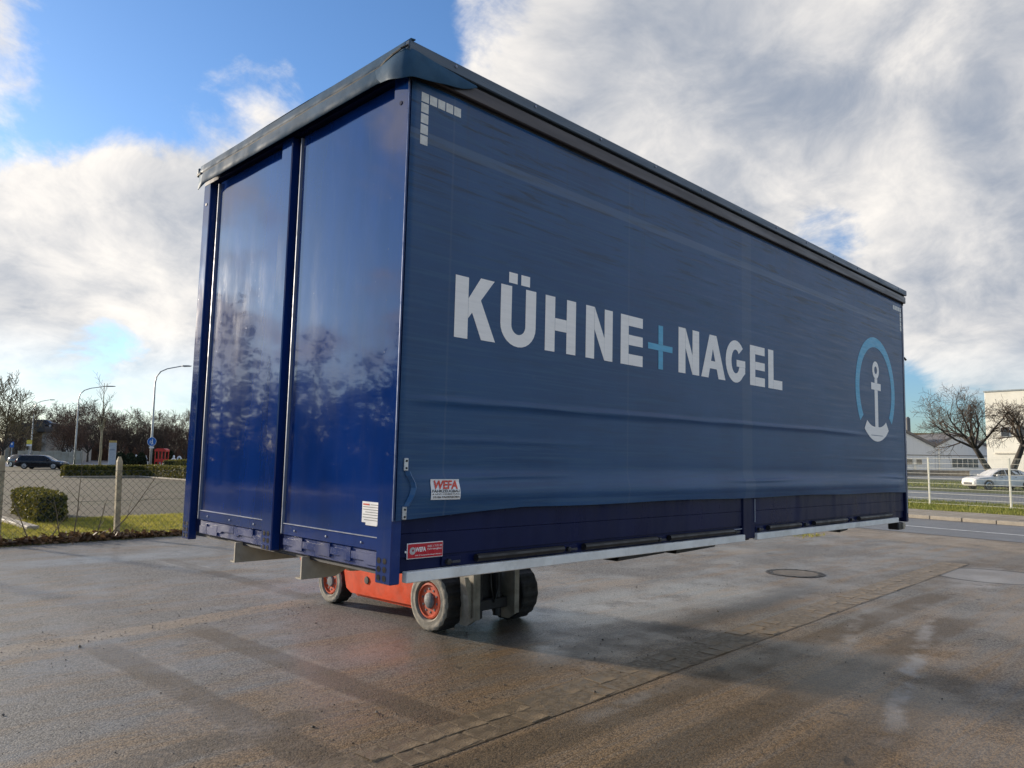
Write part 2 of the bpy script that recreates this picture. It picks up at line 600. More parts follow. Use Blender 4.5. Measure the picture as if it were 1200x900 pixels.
def build_setting():
    quad_sheet('ground', [(-2500, -2500, 0), (3500, -2500, 0), (3500, 3500, 0), (-2500, 3500, 0)], asphalt_yard())
    soil = plain_ground('soil', (.05, .04, .028), (.11, .085, .055), (.06, .065, .03), 0.9, .9, .6, 30)
    grass_soil = plain_ground('grass_soil', (.17, .18, .035), (.32, .28, .07), (.20, .17, .065), 0.8, .9, .7, 30)
    lawn = plain_ground('lawn_far', (.075, .10, .028), (.14, .145, .045), (.13, .115, .06), 0.35, .9, .8, 14)
    pav = plain_ground('lot_paving', (.11, .088, .056), (.17, .142, .092), (.08, .082, .034), 0.16, .8, .4, 22, brick=(.22, .11))
    road = plain_ground('road_asphalt', (.085, .09, .10), (.14, .145, .155), (.11, .11, .115), 0.25, .42, .3, 60)
    walk = plain_ground('footpath_paving', (.40, .34, .26), (.52, .46, .37), (.36, .30, .23), 0.5, .8, .3, 30, brick=(.4, .4))
    white = mat('road_paint', (.72, .72, .70), .6, var=.2, vscale=8, dirt=(.2, .19, .18), dirt_amt=.6)
    # left: verge, car park, road beyond
    quad_sheet('verge_soil', [(-60, 14.02, .004), (9, 14.02, .004), (9, 14.9, .004), (-60, 14.9, .004)], soil)
    quad_sheet('grass_verge', [(-60, 14.45, .010), (14, 14.45, .010), (14, 20.4, .010), (-60, 19.9, .010)], grass_soil)
    quad_sheet('car_park', [(-90, 19.7, .006), (34, 20.3, .006), (34, 99, .006), (-90, 97, .006)], pav)
    quad_sheet('lawn', [(-60, 99.2, .008), (150, 99.2, .008), (260, 460, .008), (-60, 460, .008)], lawn)
    quad_sheet('far_road', [(8, 100, .014), (150, 128, .014), (150, 143, .014), (60, 150, .014), (70, 330, .014), (50, 330, .014), (30, 150, .014), (8, 118, .014)], road)
    # right: street, footpath, verge, second road, lawn
    T0, T1 = -45, 60
    quad_sheet('road', [rp(-5.2, T0, .006), rp(-5.2, T1, .006), rp(0, T1, .006), rp(0, T0, .006)], road)
    for i, (a, b_) in enumerate([(-9.0, -1.35 + 2.1), (6.2, 14), (-24, -15)]):
        o = quad_sheet('lane_marking', [rp(-3.32, a, .011), rp(-3.32, b_, .011), rp(-3.18, b_, .011), rp(-3.18, a, .011)], white)
    fp = MB()
    fp.add([rp(.15, T0, .118), rp(.15, T1, .118), rp(3.1, T1, .118), rp(3.1, T0, .118)], [(3, 2, 1, 0)])
    fpo = fp.build('footpath', walk); fpo['kind'] = 'structure'
    kerbm = mat('kerb_concrete', (.36, .31, .24), .8, var=.18, vscale=3, bump=.3, bscale=40, dirt=(.16, .13, .09), dirt_amt=.6)
    ks = MB().box(-.075, .075, -.49, .49, 0, .122, .012).build('kerb_stone', kerbm, fpo)
    first = True
    ang = math.atan2(RT.y, RT.x) - math.pi / 2
    for i in range(20):
        t = -8 + i * 1.0
        o = ks if first else ks.copy()
        if not first:
            COL.objects.link(o); o.parent = fpo
        first = False
        o.location = rp(.075, t + rnd.uniform(-.005, .005)); o.rotation_euler = (0, 0, ang + rnd.uniform(-.006, .006))
        o.location.z = rnd.uniform(-.006, .004)
    for a, b_ in [(T0, -8.5), (11.5, T1)]:
        k = MB(); k.add([rp(0, a, 0), rp(0, b_, 0), rp(0, b_, .12), rp(0, a, .12), rp(.15, a, .12), rp(.15, b_, .12)], [(0, 1, 2, 3), (3, 2, 5, 4)])
        k.build('kerb_run', kerbm, fpo)
    # inlet cover in the footpath
    cov = mat('cast_iron', (.09, .08, .072), .55, .6, var=.25, vscale=20, dirt=(.15, .11, .08), dirt_amt=.6, bump=.3, bscale=60)
    ic = MB()
    a = rp(1.1, -1.35, 0)
    rot = Matrix.Translation(a) @ Matrix.Rotation(ang, 4, 'Z')
    ic.box(-.35, .35, -.55, .55, .10, .124, .004, rot)
    o = ic.build('inspection_cover', cov); tag(o, 'flat rectangular metal cover set in the pale footpath', 'cover')
    gv = MB()
    gv.add([rp(3.0, T0, .11), rp(3.0, T1, .11), rp(10.5, T1, .10), rp(10.5, T0, .10)], [(3, 2, 1, 0)])
    o = gv.build('roadside_grass', grass_soil); o['kind'] = 'structure'
    gl = MB()
    gl.add([rp(-.01, T0, .0), rp(-.01, T1, .0), rp(10.6, T1, .0), rp(10.6, T0, .0)], [(3, 2, 1, 0)])
    quad_sheet('second_road', [rp(10.5, -60, .012), rp(10.5, 60, .012), rp(25.5, 60, .012), rp(25.5, -60, .012)], road)
    quad_sheet('second_lawn', [rp(25.5, -60, .016), rp(25.5, 60, .016), rp(62, 90, .016), rp(62, -60, .016)], lawn)
    quad_sheet('works_yard', [rp(62, -80, .012), rp(62, 90, .012), rp(140, 90, .012), rp(140, -80, .012)], road)
    # grassy crumbs on the yard edge next to the street
    return grass_soil


build_setting()

# paved gutter: three rows of setts sunk in the asphalt
def build_gutter():
    sett = mat('sett_stone', (.215, .160, .100), .52, var=.35, vscale=5, bump=.6, bscale=60, dirt=(.115, .08, .045), dirt_amt=.8)
    joint = mat('joint_silt', (.165, .122, .074), .55, var=.3, vscale=14, bump=.5, bscale=50)
    a0, a1 = Vector((.15, .78)), Vector((13.4, 1.12))
    t = (a1 - a0).normalized(); n = Vector((-t.y, t.x)); L = (a1 - a0).length
    base = MB()
    hw = .222
    def P(u, v, z):
        q = a0 + t * u + n * v
        return (q.x, q.y, z)
    base.add([P(-2.4, -hw, .003), P(L, -hw, .003), P(L, hw, .003), P(-2.4, hw, .003)], [(0, 1, 2, 3)])
    g = base.build('gutter', joint)
    g['kind'] = 'structure'
    protos = []
    r2 = random.Random(3)
    for k in range(6):
        bm = bmesh.new()
        bmesh.ops.create_cube(bm, size=1, matrix=Matrix.Diagonal((.190, .205, .05, 1)))
        bmesh.ops.bevel(bm, geom=bm.edges[:], offset=.007, segments=1, affect='EDGES')
        for v in bm.verts:
            v.co += Vector((r2.uniform(-.014, .014), r2.uniform(-.008, .008), r2.uniform(-.003, .003)))
        me = bpy.data.meshes.new('paving_stone'); bm.to_mesh(me); bm.free()
        me.materials.append(sett)
        protos.append(me)
    ang = math.atan2(t.y, t.x)
    for row in range(2):
        u = -1.2 + row * .11
        while u < L - .1:
            o = bpy.data.objects.new('paving_stone', protos[r2.randrange(6)])
            COL.objects.link(o); o.parent = g
            w = r2.uniform(.75, 1.25)
            u += .100 * w
            o.location = P(u, (row - .5) * .212 + r2.uniform(-.006, .006), -.0203 + r2.uniform(-.005, .003))
            u += .100 * w
            o.scale = (w, 1, 1)
            o.rotation_euler = (r2.uniform(-.025, .025), r2.uniform(-.025, .025), ang + r2.uniform(-.09, .09))


build_gutter()

# manhole
def build_manhole():
    iron = mat('cast_iron', (.09, .08, .072))
    conc = mat('manhole_concrete', (.15, .125, .095), .75, var=.25, vscale=6, bump=.4, bscale=40, dirt=(.1, .08, .06))
    t = thing('manhole', 'round manhole with dark iron ring and pale concrete middle', 'manhole', (9.83, 2.5, 0))
    ri = mat('manhole_iron', (.028, .024, .020), .55, .3, var=.3, vscale=30, bump=.4, bscale=60, dirt=(.09, .06, .035), dirt_amt=.5)
    MB().lathe([(.001, .46), (.010, .45), (.010, .36), (.005, .355)], 44, axis='Z').build('ring', ri, t)
    MB().lathe([(.002, .350), (.008, .345), (.008, 0.0001)], 40, axis='Z').build('lid', conc, t)
    for k in range(16):
        a = 2 * math.pi * k / 16
        MB().box(.385, .43, -.022, .022, .0102, .0135, .002, Matrix.Rotation(a, 4, 'Z')).build('ring_stud', ri, t)


build_manhole()
# ------------------------------------------------------------------ the swap body
CR_, CU_, CF_ = basis(YAW, PITCH, R(1.357))
CC = Vector((-2.2462, -3.0623, 0.6339))
RW = Matrix((cr, cu, cf)).transposed()
RC = Matrix((CR_, CU_, CF_))
SB_ROT = RW @ RC
SB_M = Matrix.Translation(CAM) @ SB_ROT.to_4x4() @ Matrix.Translation(-CC)


def paint(name, c, rough=.14, dirt=None, wav=.0011, coat=.6, grm=.22, spec=None):
    """lacquered sheet metal"""
    m = bpy.data.materials.new(name)
    m.use_nodes = True
    g = NG(m.node_tree)
    b = g.n['Principled BSDF']
    v = g.node('ShaderNodeTexCoord').outputs['Object']
    n = g.noise(g.vm('MULTIPLY', v, (1, 1, .35)), 3.0, 6, .62)
    col = g.mix(g.sstep(n, .3, .7), tuple(q * .82 for q in c), tuple(q * 1.15 for q in c))
    grime = g.sstep(g.noise(g.vm('MULTIPLY', v, (3, 3, .5)), 4.0, 8, .7), .52, .8, 0, grm)
    col = g.mix(grime, col, (.10, .11, .14))
    speck = g.sstep(g.noise(v, 60, 2, .5), .75, .78, 0, .25)
    col = g.mix(speck, col, (.16, .18, .26))
    g.put(b.inputs['Base Color'], col)
    rg = g.sstep(g.noise(g.vm('MULTIPLY', v, (1, 1, .3)), 5, 6, .65), .35, .75, rough * .7, rough * 1.6)
    g.put(b.inputs['Roughness'], g.math('ADD', rg, g.math('MULTIPLY', speck, .4)))
    b.inputs['Coat Weight'].default_value = coat
    b.inputs['Coat Roughness'].default_value = .025
    if spec is not None:
        b.inputs['Specular IOR Level'].default_value = spec
    h = g.math('ADD', g.noise(g.vm('MULTIPLY', v, (1, 1, 1.6)), 2.2, 2, .5), g.math('MULTIPLY', g.noise(v, 17, 2), .05))
    nn = g.bump(h, 1.0, wav)
    g.put(b.inputs['Normal'], nn)
    g.put(b.inputs['Coat Normal'], nn)
    MATS[name] = m
    return m


def curtain_material():
    m = bpy.data.materials.new('curtain_pvc')
    m.use_nodes = True
    g = NG(m.node_tree)
    b = g.n['Principled BSDF']
    v = g.node('ShaderNodeTexCoord').outputs['Object']
    x, y, z = g.sep(v)[:3]
    base = (.020, .066, .150)
    c = g.mix(g.sstep(g.noise(v, 1.2, 5, .6), .3, .7), (.008, .050, .140), (.013, .070, .182))
    # faded towards the top half, streaky along the length
    st = g.noise(g.vm('MULTIPLY', v, (.55, 1, 22)), 2.2, 7, .68, .3)
    c = g.mix(g.sstep(st, .44, .66, 0, .75), c, (.036, .098, .185))
    dk = g.noise(g.vm('MULTIPLY', v, (.8, 1, 13)), 2.0, 6, .7, .5)
    up = g.sstep(z, 1.55, 2.3)
    c = g.mix(g.math('MULTIPLY', g.sstep(dk, .50, .66), g.math('MULTIPLY_ADD', up, .70, .16)), c, (.014, .028, .046))
    # vertical rain stains from the top rail
    rs = g.noise(g.vm('MULTIPLY', v, (16, 1, .5)), 1.3, 5, .65)
    c = g.mix(g.math('MULTIPLY', g.sstep(rs, .54, .78), g.sstep(z, 1.7, 2.55, 0, .6)), c, (.035, .045, .058))
    # long weld bands and the doubled seams
    band = g.sstep(g.math('ABSOLUTE', g.math('SUBTRACT', z, 2.30)), .032, .026)
    c = g.mix(g.math('MULTIPLY', band, .42), c, (.11, .16, .235))
    for xs, w in ((3.56, .085), (1.9, .012), (.30, .010)):
        bd = g.sstep(g.math('ABSOLUTE', g.math('SUBTRACT', x, xs)), w, w - .008)
        c = g.mix(g.math('MULTIPLY', bd, .24), c, (.10, .14, .2))
    speck = g.sstep(g.noise(v, 38, 3, .6), .70, .76, 0, .25)
    c = g.mix(speck, c, (.12, .15, .19))
    g.put(b.inputs['Base Color'], c)
    g.put(b.inputs['Roughness'], g.sstep(st, .3, .7, .36, .52))
    b.inputs['Specular IOR Level'].default_value = .40
    weave = g.noise(g.vm('MULTIPLY', v, (1, 1, 1)), 340, 1)
    wr = g.noise(g.vm('MULTIPLY', v, (.5, 1, 5)), 2.0, 4, .5)
    n1 = g.bump(weave, .08, .002)
    n2 = g.bump(wr, .20, .006, n1)
    g.put(b.inputs['Normal'], n2)
    return m


def curtain_y(x, z):
    e = min(1.0, x / .35) * min(1.0, max(0, (7.38 - x)) / .3)
    y = -.014
    y -= .004 * math.sin(x * 1.3 + .6) * math.sin((z - .3) * 1.35) * e
    # puffed hem
    wob = .5 + .5 * math.sin(x * 2.3 + 1.1) * math.sin(x * .9 + .4)
    y -= (.020 + .020 * wob) * e * math.exp(-((z - .44) / .075) ** 2)
    y += .003 * e * math.exp(-((z - .57) / .04) ** 2) * (.3 + wob)
    y -= .010 * e * math.exp(-((z - (.515 + .02 * math.sin(x * 1.3))) / .012) ** 2) * max(0, math.sin(x * 1.9 + .5))
    y -= .004 * e * math.exp(-((z - (.72 + .01 * math.sin(x * .8))) / .009) ** 2) * max(0, math.sin(x * .9 + 1.5))
    y -= .012 * (1 - math.exp(-max(0, .40 - z) / .05)) * e
    # strapping crease
    zc = .925 + .012 * min(x, 5) * .9
    fade = 1.0 if x < 5.6 else max(0.2, 1 - (x - 5.6) / .6)
    d = z - zc
    y -= .0140 * fade * e * (math.exp(-(d / .007) ** 2) if d > 0 else math.exp(-(d / .022) ** 2))
    return y


def curtain_bottom(x):
    return .312 + .045 * min(1, x / .9) - .012 * max(0, (x - 5) / 2.4) + .004 * math.sin(x * 3.1)


LETTER_GEO = []


def arc_strip(cx, cz, rx0, rz0, rx1, rz1, a0, a1, n=14):
    polys = []
    for i in range(n):
        t0 = R(a0 + (a1 - a0) * i / n); t1 = R(a0 + (a1 - a0) * (i + 1) / n)
        polys.append([(cx + rx0 * math.cos(t0), cz + rz0 * math.sin(t0)), (cx + rx1 * math.cos(t0), cz + rz1 * math.sin(t0)),
                      (cx + rx1 * math.cos(t1), cz + rz1 * math.sin(t1)), (cx + rx0 * math.cos(t1), cz + rz0 * math.sin(t1))])
    return polys


def rect(x0, x1, z0, z1):
    return [(x0, z0), (x1, z0), (x1, z1), (x0, z1)]


def build_swap_body():
    blue = paint('blue_lacquer', (.005, .032, .170), .075)
    shaded_blue = paint('shaded_blue_lacquer', (.005, .010, .052), .38, wav=.0008, coat=0.0, grm=.04, spec=.18)  # darker copy of the blue: shade on the long side put into the colour
    sill_b = mat('worn_blue_paint', (.009, .032, .150), .35, var=.15, vscale=3, dirt=(.04, .06, .13), dirt_amt=.25, bump=.08, bscale=14)
    chrome = mat('bright_alloy_trim', (.24, .27, .34), .45, .25, var=.12, vscale=12)
    alloy = mat('grey_alloy_rail', (.76, .77, .74), .5, .15, var=.10, vscale=5, dirt=(.33, .30, .24), dirt_amt=.4)
    tarp = mat('roof_tarp', (.036, .088, .150), .70, spec=.12, var=.2, vscale=4, dirt=(.05, .10, .15), dirt_amt=.4, bump=.08, bscale=14, stretch=(1, 1, 1))
    topr = mat('bronze_alloy_rail', (.050, .047, .052), .42, .3, var=.2, vscale=3, stretch=(.3, 1, 6))
    blk = mat('black_rubber', (.014, .014, .015), .5, var=.2)
    shade_black = mat('gap_shade_black', (.012, .012, .012), .8)  # flat black painted in for the shade inside slots and holes
    galv = mat('weathered_galvanised', (.44, .39, .30), .6, .2, var=.2, vscale=5, dirt=(.20, .15, .10), dirt_amt=.6, bump=.2, bscale=30)
    under = mat('underframe_paint', (.016, .018, .026), .6, var=.3, vscale=4, dirt=(.07, .055, .04), dirt_amt=.6)
    cur = curtain_material()
    wht = mat('cream_print', (.92, .885, .83), .5, var=.03, vscale=9, dirt=(.66, .65, .63), dirt_amt=.3, stretch=(.6, 1, 6))
    cyan = mat('cyan_print', (.10, .40, .60), .5, var=.08, vscale=9, stretch=(.6, 1, 6))
    root = thing('swap_body', 'long blue curtain-sided swap body with white KÜHNE+NAGEL lettering, raised off the ground', 'swap body')
    root.matrix_world = SB_M
    B = lambda name, m, *a: MB().box(*a).build(name, m, root)
    # --- end wall
    for y0, y1 in ((.14, 1.118), (1.335, 2.315)):
        B('end_panel', blue, .028, .055, y0, y1, .215, 2.61, .003)
        B('panel_hem', blue, .018, .05, y0, y1, .150, .2135, .004)
        for k in range(3):
            yy = y0 + (y1 - y0) * (.15 + .35 * k)
            MB().lathe([(.018, .007), (.013, .006), (.012, .0001)], 8, (0, yy, .182)).build('rivet', chrome, root)
    B('hem_trim', chrome, .0155, .027, .14, 1.112, .2145, .2185)
    B('hem_trim', chrome, .0155, .027, 1.34, 2.31, .2145, .2185)
    B('corner_post', blue, 0, .06, .004, .132, .0, 2.63, .005)
    B('middle_post', blue, -.006, .06, 1.205, 1.335, .045, 2.63, .006)
    B('corner_post', blue, 0, .06, 2.435, 2.548, .0, 2.63, .005)
    for y0, y1 in ((1.128, 1.205), (2.325, 2.435)):
        B('post_channel', shaded_blue, .048, .07, y0, y1, .06, 2.6)  # groove floor in the darker copy, its deep shade put into the colour
    for y in (1.123, 2.320):
        B('trim_strip', chrome, .012, .040, y - .005, y + .005, .155, 2.60, .002)
    B('trim_strip', mat('edge_trim_blue', (.13, .17, .30), .35, .4), -.003, .009, -.003, .0035, .31, 2.60, .001)
    for y in (.066, 2.49):
        MB().lathe([(0, .012), (-.004, .011), (-.004, .0001)], 10, (0.0, y, 2.475)).build('bolt', shaded_blue, root)
    B('end_header', shaded_blue, .004, .049, .004, 2.548, 2.632, 2.70)
    for y_ in (.160, 1.100, 1.352, 2.300):
        for k in range(9):
            MB().lathe([(.028, .0065), (.0245, .0055), (.0238, .0001)], 6, (0, y_, .34 + k * .275)).build('rivet', blue, root)
    # twist-holes at the post feet: flat black discs stand for their inner shade
    for yc, xs in ((.078, 0.0), (1.270, -.006), (2.490, 0.0)):
        for i in range(2):
            for j in range(3):
                yy, zz = yc + (i - .5) * .048, .028 + (.055 if yc > 1.2 and yc < 1.3 else 0) * .6 + j * .042
                MB().lathe([(xs - .0015, .0155), (xs - .0015, .0001)], 12, (0, yy, zz)).build('hole_shade_disc', shade_black, root)
    # stepped buffer plates under the panels
    r2 = random.Random(5)
    for y0, y1 in ((.135, 1.12), (1.34, 2.31)):
        B('end_sill', sill_b, .030, .09, y0, y1, .055, .149, .004)
        y = y0 + .01
        while y < y1 - .06:
            w = min(r2.uniform(.14, .30), y1 - .01 - y)
            st = r2.choice([0, 1, 2])
            zt, zb = .146, .060
            if st == 0:
                pl = [(y, .098), (y + w * .7, .098), (y + w * .8, .085), (y + w, .085), (y + w, zt), (y, zt)]
            elif st == 1:
                pl = [(y, zb), (y + w, zb), (y + w, .112), (y + w * .35, .112), (y + w * .35, .128), (y, .128)]
            else:
                pl = [(y, .075), (y + w * .5, .075), (y + w * .5, .092), (y + w, .092), (y + w, .13), (y + w * .2, .13), (y + w * .2, zt), (y, zt)]
            m = MB().prism(pl, .021, .0295, 'X')
            m.build('buffer_plate', sill_b, root)
            y += w + .006
    B('cross_beam', under, .05, .13, .14, 2.42, .03, .15)
    # --- roof edge: folded tarpaulin over the end
    m = MB()
    N = 40
    prof = []
    for i in range(N + 1):
        y = -.045 + (2.555 + .045) * i / N
        sag = .003 * math.sin(y * 5.1)
        prof.append([(-.005, y, 2.782), (-.034, y, 2.778), (-.040 + sag * .2, y, 2.742), (-.045, y, 2.708)])
    for i in range(N):
        pass
    vs = [p for q in prof for p in q]
    fs = [(i * 4 + k, i * 4 + k + 1, (i + 1) * 4 + k + 1, (i + 1) * 4 + k) for i in range(N) for k in range(3)]
    m.add(vs, fs)
    o = smooth_angle(m.build('roof_fascia', tarp, root), 12)
    so_ = o.modifiers.new('t', 'SOLIDIFY'); so_.thickness = .006; so_.offset = -1
    m = MB(); rows = []
    for i in range(N + 1):
        y = .10 + (2.530 - .10) * i / N
        q = 0
        if y > 2.42:
            q = (y - 2.42) / .12
        if y < .22:
            q = max(q, (.22 - y) / .12 * .45)
        w = .0012 * math.sin(y * 4.3) + .0008 * math.sin(y * 11 + 1)
        zb = 2.612 - .028 * q + w
        rows.append([(-.042, y, 2.706), (-.050 + w * .3, y, 2.702), (-.053 + w * .6, y, (2.702 + zb) / 2), (-.056 + w, y, zb)])
    m.add([p for q in rows for p in q], [(i * 4 + k, i * 4 + k + 1, (i + 1) * 4 + k + 1, (i + 1) * 4 + k) for i in range(N) for k in range(3)])
    o = smooth_angle(m.build('roof_flap', tarp, root), 20)
    s_ = o.modifiers.new('t', 'SOLIDIFY'); s_.thickness = .005
    MB().tube([(-.047, .16, 2.705), (-.048, 1.3, 2.704), (-.047, 2.54, 2.705)], .0045, 6).build('edge_cord', blk, root)
    MB().tube([(-.050, .19, 2.705), (-.056, .14, 2.714), (-.060, .07, 2.722), (-.060, .0, 2.728), (-.052, -.050, 2.731)], .0065, 6).build('edge_cord', blk, root)
    MB().tube([(-.050, 2.50, 2.706), (-.050, 2.556, 2.708), (-.01, 2.575, 2.708)], .010, 6).build('edge_cord', blk, root)
    # loose corner flap
    path = [(-.050, .26, 2.700, 2.618), (-.056, .17, 2.704, 2.604), (-.060, .08, 2.716, 2.582), (-.058, .02, 2.722, 2.564), (-.050, -.035, 2.724, 2.558),
            (-.028, -.058, 2.722, 2.562), (.04, -.060, 2.712, 2.572), (.12, -.060, 2.704, 2.588), (.20, -.058, 2.700, 2.602), (.28, -.056, 2.696, 2.618), (.36, -.054, 2.692, 2.645), (.42, -.052, 2.690, 2.672)]
    m = MB(); K = 5
    for i, (x, y, zt, zb) in enumerate(path):
        for k in range(K):
            t = k / (K - 1)
            out = .014 * math.sin(t * 2.4) * ((0, .5, 1)[min(i, 2)] if i < 9 else .5)
            ox, oy = (-out, 0) if i < 3 else ((-out * .7, -out * .7) if i < 6 else (0, -out))
            rip = .008 * math.sin(i * 2.1) * t
            m.v.append((x + ox + (rip if i < 4 else 0), y + oy + (rip if i >= 4 else 0), zt + (zb - zt) * t))
    m.f = [(i * K + k, i * K + k + 1, (i + 1) * K + k + 1, (i + 1) * K + k) for i in range(len(path) - 1) for k in range(K - 1)]
    o = m.build('corner_flap', tarp, root, True)
    sm = o.modifiers.new('t', 'SOLIDIFY'); sm.thickness = .004
    ss = o.modifiers.new('s', 'SUBSURF'); ss.levels = ss.render_levels = 2
    # roof sheet, slightly crowned
    m = MB(); nx, ny = 24, 10
    for i in range(nx + 1):
        for j in range(ny + 1):
            x, y = -.02 + 7.5 * i / nx, -.035 + 2.62 * j / ny
            m.v.append((x, y, 2.768 + .030 * math.sin(math.pi * j / ny)))
    m.f = [(i * (ny + 1) + j, i * (ny + 1) + j + 1, (i + 1) * (ny + 1) + j + 1, (i + 1) * (ny + 1) + j) for i in range(nx) for j in range(ny)]
    m.build('roof', tarp, root, True)
    edge = mat('roof_edge_alloy', (.055, .085, .12), .38, .3, var=.15, vscale=3, stretch=(.4, 1, 5))
    rz = B('roof_edge', edge, -.045, 7.485, -.048, -.012, 2.702, 2.767, .006)
    for k in range(12):
        x = .27 + k * .63
        MB().lathe([(-.048, .009), (-.053, .008), (-.054, .0001)], 8, (x, 0, 2.742), 'Y').build('bolt', chrome, root)
    B('top_rail', topr, .0, 7.465, -.040, .03, 2.606, 2.686, .006)
    B('rail_gap_shade', shade_black, .0, 7.46, -.022, .03, 2.683, 2.704)  # solid strip, painted black for the shadow between roof edge and rail
    B('rail_gap_shade', shade_black, .0, 7.46, -.012, .03, 2.584, 2.609)  # same black strip for the shadow between rail and curtain
    B('roof_edge', edge, -.045, 7.485, 2.565, 2.60, 2.702, 2.767, .006)
    # --- far post, other walls
    B('corner_post', shaded_blue, 7.375, 7.45, -.012, .14, .0, 2.70, .006)
    B('post_bead', mat('dull_steel_trim', (.34, .36, .42)), 7.395, 7.41, -.018, -.0125, .1, 2.58)
    MB().tube([(7.45, .02, 1.95), (7.485, .0, 1.95), (7.485, -.02, 1.92)], .012, 6).build('hinge_pin', blk, root)
    B('rear_wall', shaded_blue, 7.40, 7.44, .14, 2.41, .15, 2.70)
    B('corner_post', shaded_blue, 7.375, 7.45, 2.41, 2.548, .0, 2.70, .006)
    B('curtain', cur, .022, 7.38, 2.552, 2.580, .335, 2.60)
    B('drop_board', shaded_blue, .06, 7.38, 2.50, 2.54, .125, .36)
    B('end_header', shaded_blue, .05, .12, .1, 2.45, 2.595, 2.70)
    # --- floor and underframe
    B('floor_frame', under, .13, 7.37, .03, 2.52, .055, .122)
    for k in range(11):
        B('cross_member', under, .55 + k * .62, .61 + k * .62, .06, 2.49, -.0, .054)
    for yy, nx0 in ((.85, .22), (1.69, .75)):
        pl = [(0.0, .05), (0.0, -.078), (nx0, -.078), (nx0 + .10, -.03), (6.9, -.03), (7.0, -.078), (7.4, -.078), (7.4, .05)]
        MB().prism(pl, yy - .006, yy + .006, 'Y').build('guide_rail', galv, root)
        MB().box(.0, nx0, yy + .007, yy + .055, -.078, -.070).build('guide_flange', galv, root)
    MB().prism([(.30, .03), (.26, -.02), (.30, -.05), (.40, -.055), (.52, -.035), (.56, .03)], .80, .845, 'Y').build('guide_bracket', galv, root)
    for x0 in (1.95, 2.66, 5.70):
        w = .56 if x0 < 3 else .2
        MB().prism([(x0, -.045), (x0 + w, -.030), (x0 + w + .06, .008), (x0 + .05, .008)], .10, .22, 'Y').build('folded_leg', blk, root)
    B('foot_block', blk, 7.14, 7.30, .0, .12, -.085, .0, .01)
    MB().lathe([(-.004, .042), (-.012, .036), (-.012, .0001)], 12, (7.30, .0, -.042), 'Y').build('foot_pin', galv, root)
    # --- long side: drop boards
    for x0, x1 in ((.062, 3.50), (3.705, 7.36)):
        B('drop_board', shaded_blue, x0, x1, .012, .045, .128, .2440, .0015)
        B('drop_board', shaded_blue, x0, x1, .012, .045, .2455, .40, .0015)
    B('bottom_frame', shaded_blue, .062, 3.50, .022, .06, .050, .127)
    B('bottom_frame', shaded_blue, 3.705, 7.36, .022, .06, .050, .127)
    B('side_post', shaded_blue, .022, .060, .006, .06, .0, .35, .004)
    B('side_stanchion', shaded_blue, 3.503, 3.702, .0, .07, .02, .37, .006)
    B('stanchion_bar', chrome, 3.688, 3.699, -.006, -.0005, .15, .345, .002)
    B('side_rail', alloy, .082, 3.495, -.022, .02, .006, .060, .004)
    B('side_rail', alloy, 3.70, 7.085, -.022, .02, .006, .060, .004)
    for x0, x1 in ((.56, 1.27), (1.47, 2.26), (2.42, 3.33), (3.93, 4.55), (4.85, 5.62), (5.95, 6.9)):
        MB().tube([(x0, -.002, .094), (x1, -.002, .094)], .021, 10).build('rubber_buffer', blk, root)
    lat = mat('dark_steel_fitting', (.06, .062, .07), .45, .6, var=.3, vscale=20)
    for x in (.40, 1.36, 2.335, 3.40, 3.80, 4.70, 5.78):
        B('lock_plate', shaded_blue, x - .07, x + .06, .008, .021, .068, .112, .003)
        MB().lathe([(.012, .016), (-.012, .015), (-.014, .008), (-.014, .0001)], 12, (x - .035, 0, .088), 'Y').build('lock_knob', blk, root)
        MB().box(x - .01, x + .05, -.004, .008, .078, .092, .003).build('lock_lever', lat, root)
    B('lever_arm', chrome, 3.32, 3.47, -.008, -.0, .103, .111, .002)
    # --- curtain
    NX, NZ = 190, 150
    m = MB()
    for i in range(NX + 1):
        x = .008 + 7.365 * i / NX
        zb = curtain_bottom(x)
        for j in range(NZ + 1):
            t = (j / NZ) ** 1.5
            z = zb + (2.590 - zb) * t
            m.v.append((x, curtain_y(x, z), z))
    m.f = [(i * (NZ + 1) + j, (i + 1) * (NZ + 1) + j, (i + 1) * (NZ + 1) + j + 1, i * (NZ + 1) + j + 1) for i in range(NX) for j in range(NZ)]
    curt = m.build('curtain', cur, root, True, fix=False)
    curt['label'] = 'faded blue curtain with white KÜHNE+NAGEL lettering and anchor'
    s_ = curt.modifiers.new('t', 'SOLIDIFY'); s_.thickness = .003; s_.offset = -1

    def print_part(name, polys, m_, lift=.0014, fine=None):
        q = MB()
        for i, pl in enumerate(polys):
            q.add([(x, curtain_y(x, z) - lift - .0002 * (i % 3 if len(polys) < 8 else 0), z) for x, z in pl], [tuple(range(len(pl)))])
        return q.build(name, m_, curt, fix=False)

    def split(pl, n=6):
        """cut a quad into n strips between edge 0-1 and edge 3-2 so that it follows the cloth"""
        a, b, c, d = [Vector(p) for p in pl]
        return [[a.lerp(d, i / n), b.lerp(c, i / n), b.lerp(c, (i + 1) / n), a.lerp(d, (i + 1) / n)] for i in range(n)]

    z0, z1 = 1.283, 1.622
    L = []
    L.append([rect(.34, .435, z0 - .012, z1 - .012), [(.436, 1.385), (.436, 1.495), (.523, z1), (.628, z1)], [(.462, 1.425), (.520, 1.510), (.642, z0 - .006), (.535, z0 - .006)]])
    L.append([rect(.68, .768, 1.40, z1), rect(.884, .972, 1.40, z1)] + arc_strip(.826, 1.40, .146, .128, .058, .056, 180, 360) + [rect(.742, .812, 1.640, 1.702), rect(.842, .916, 1.640, 1.702)])
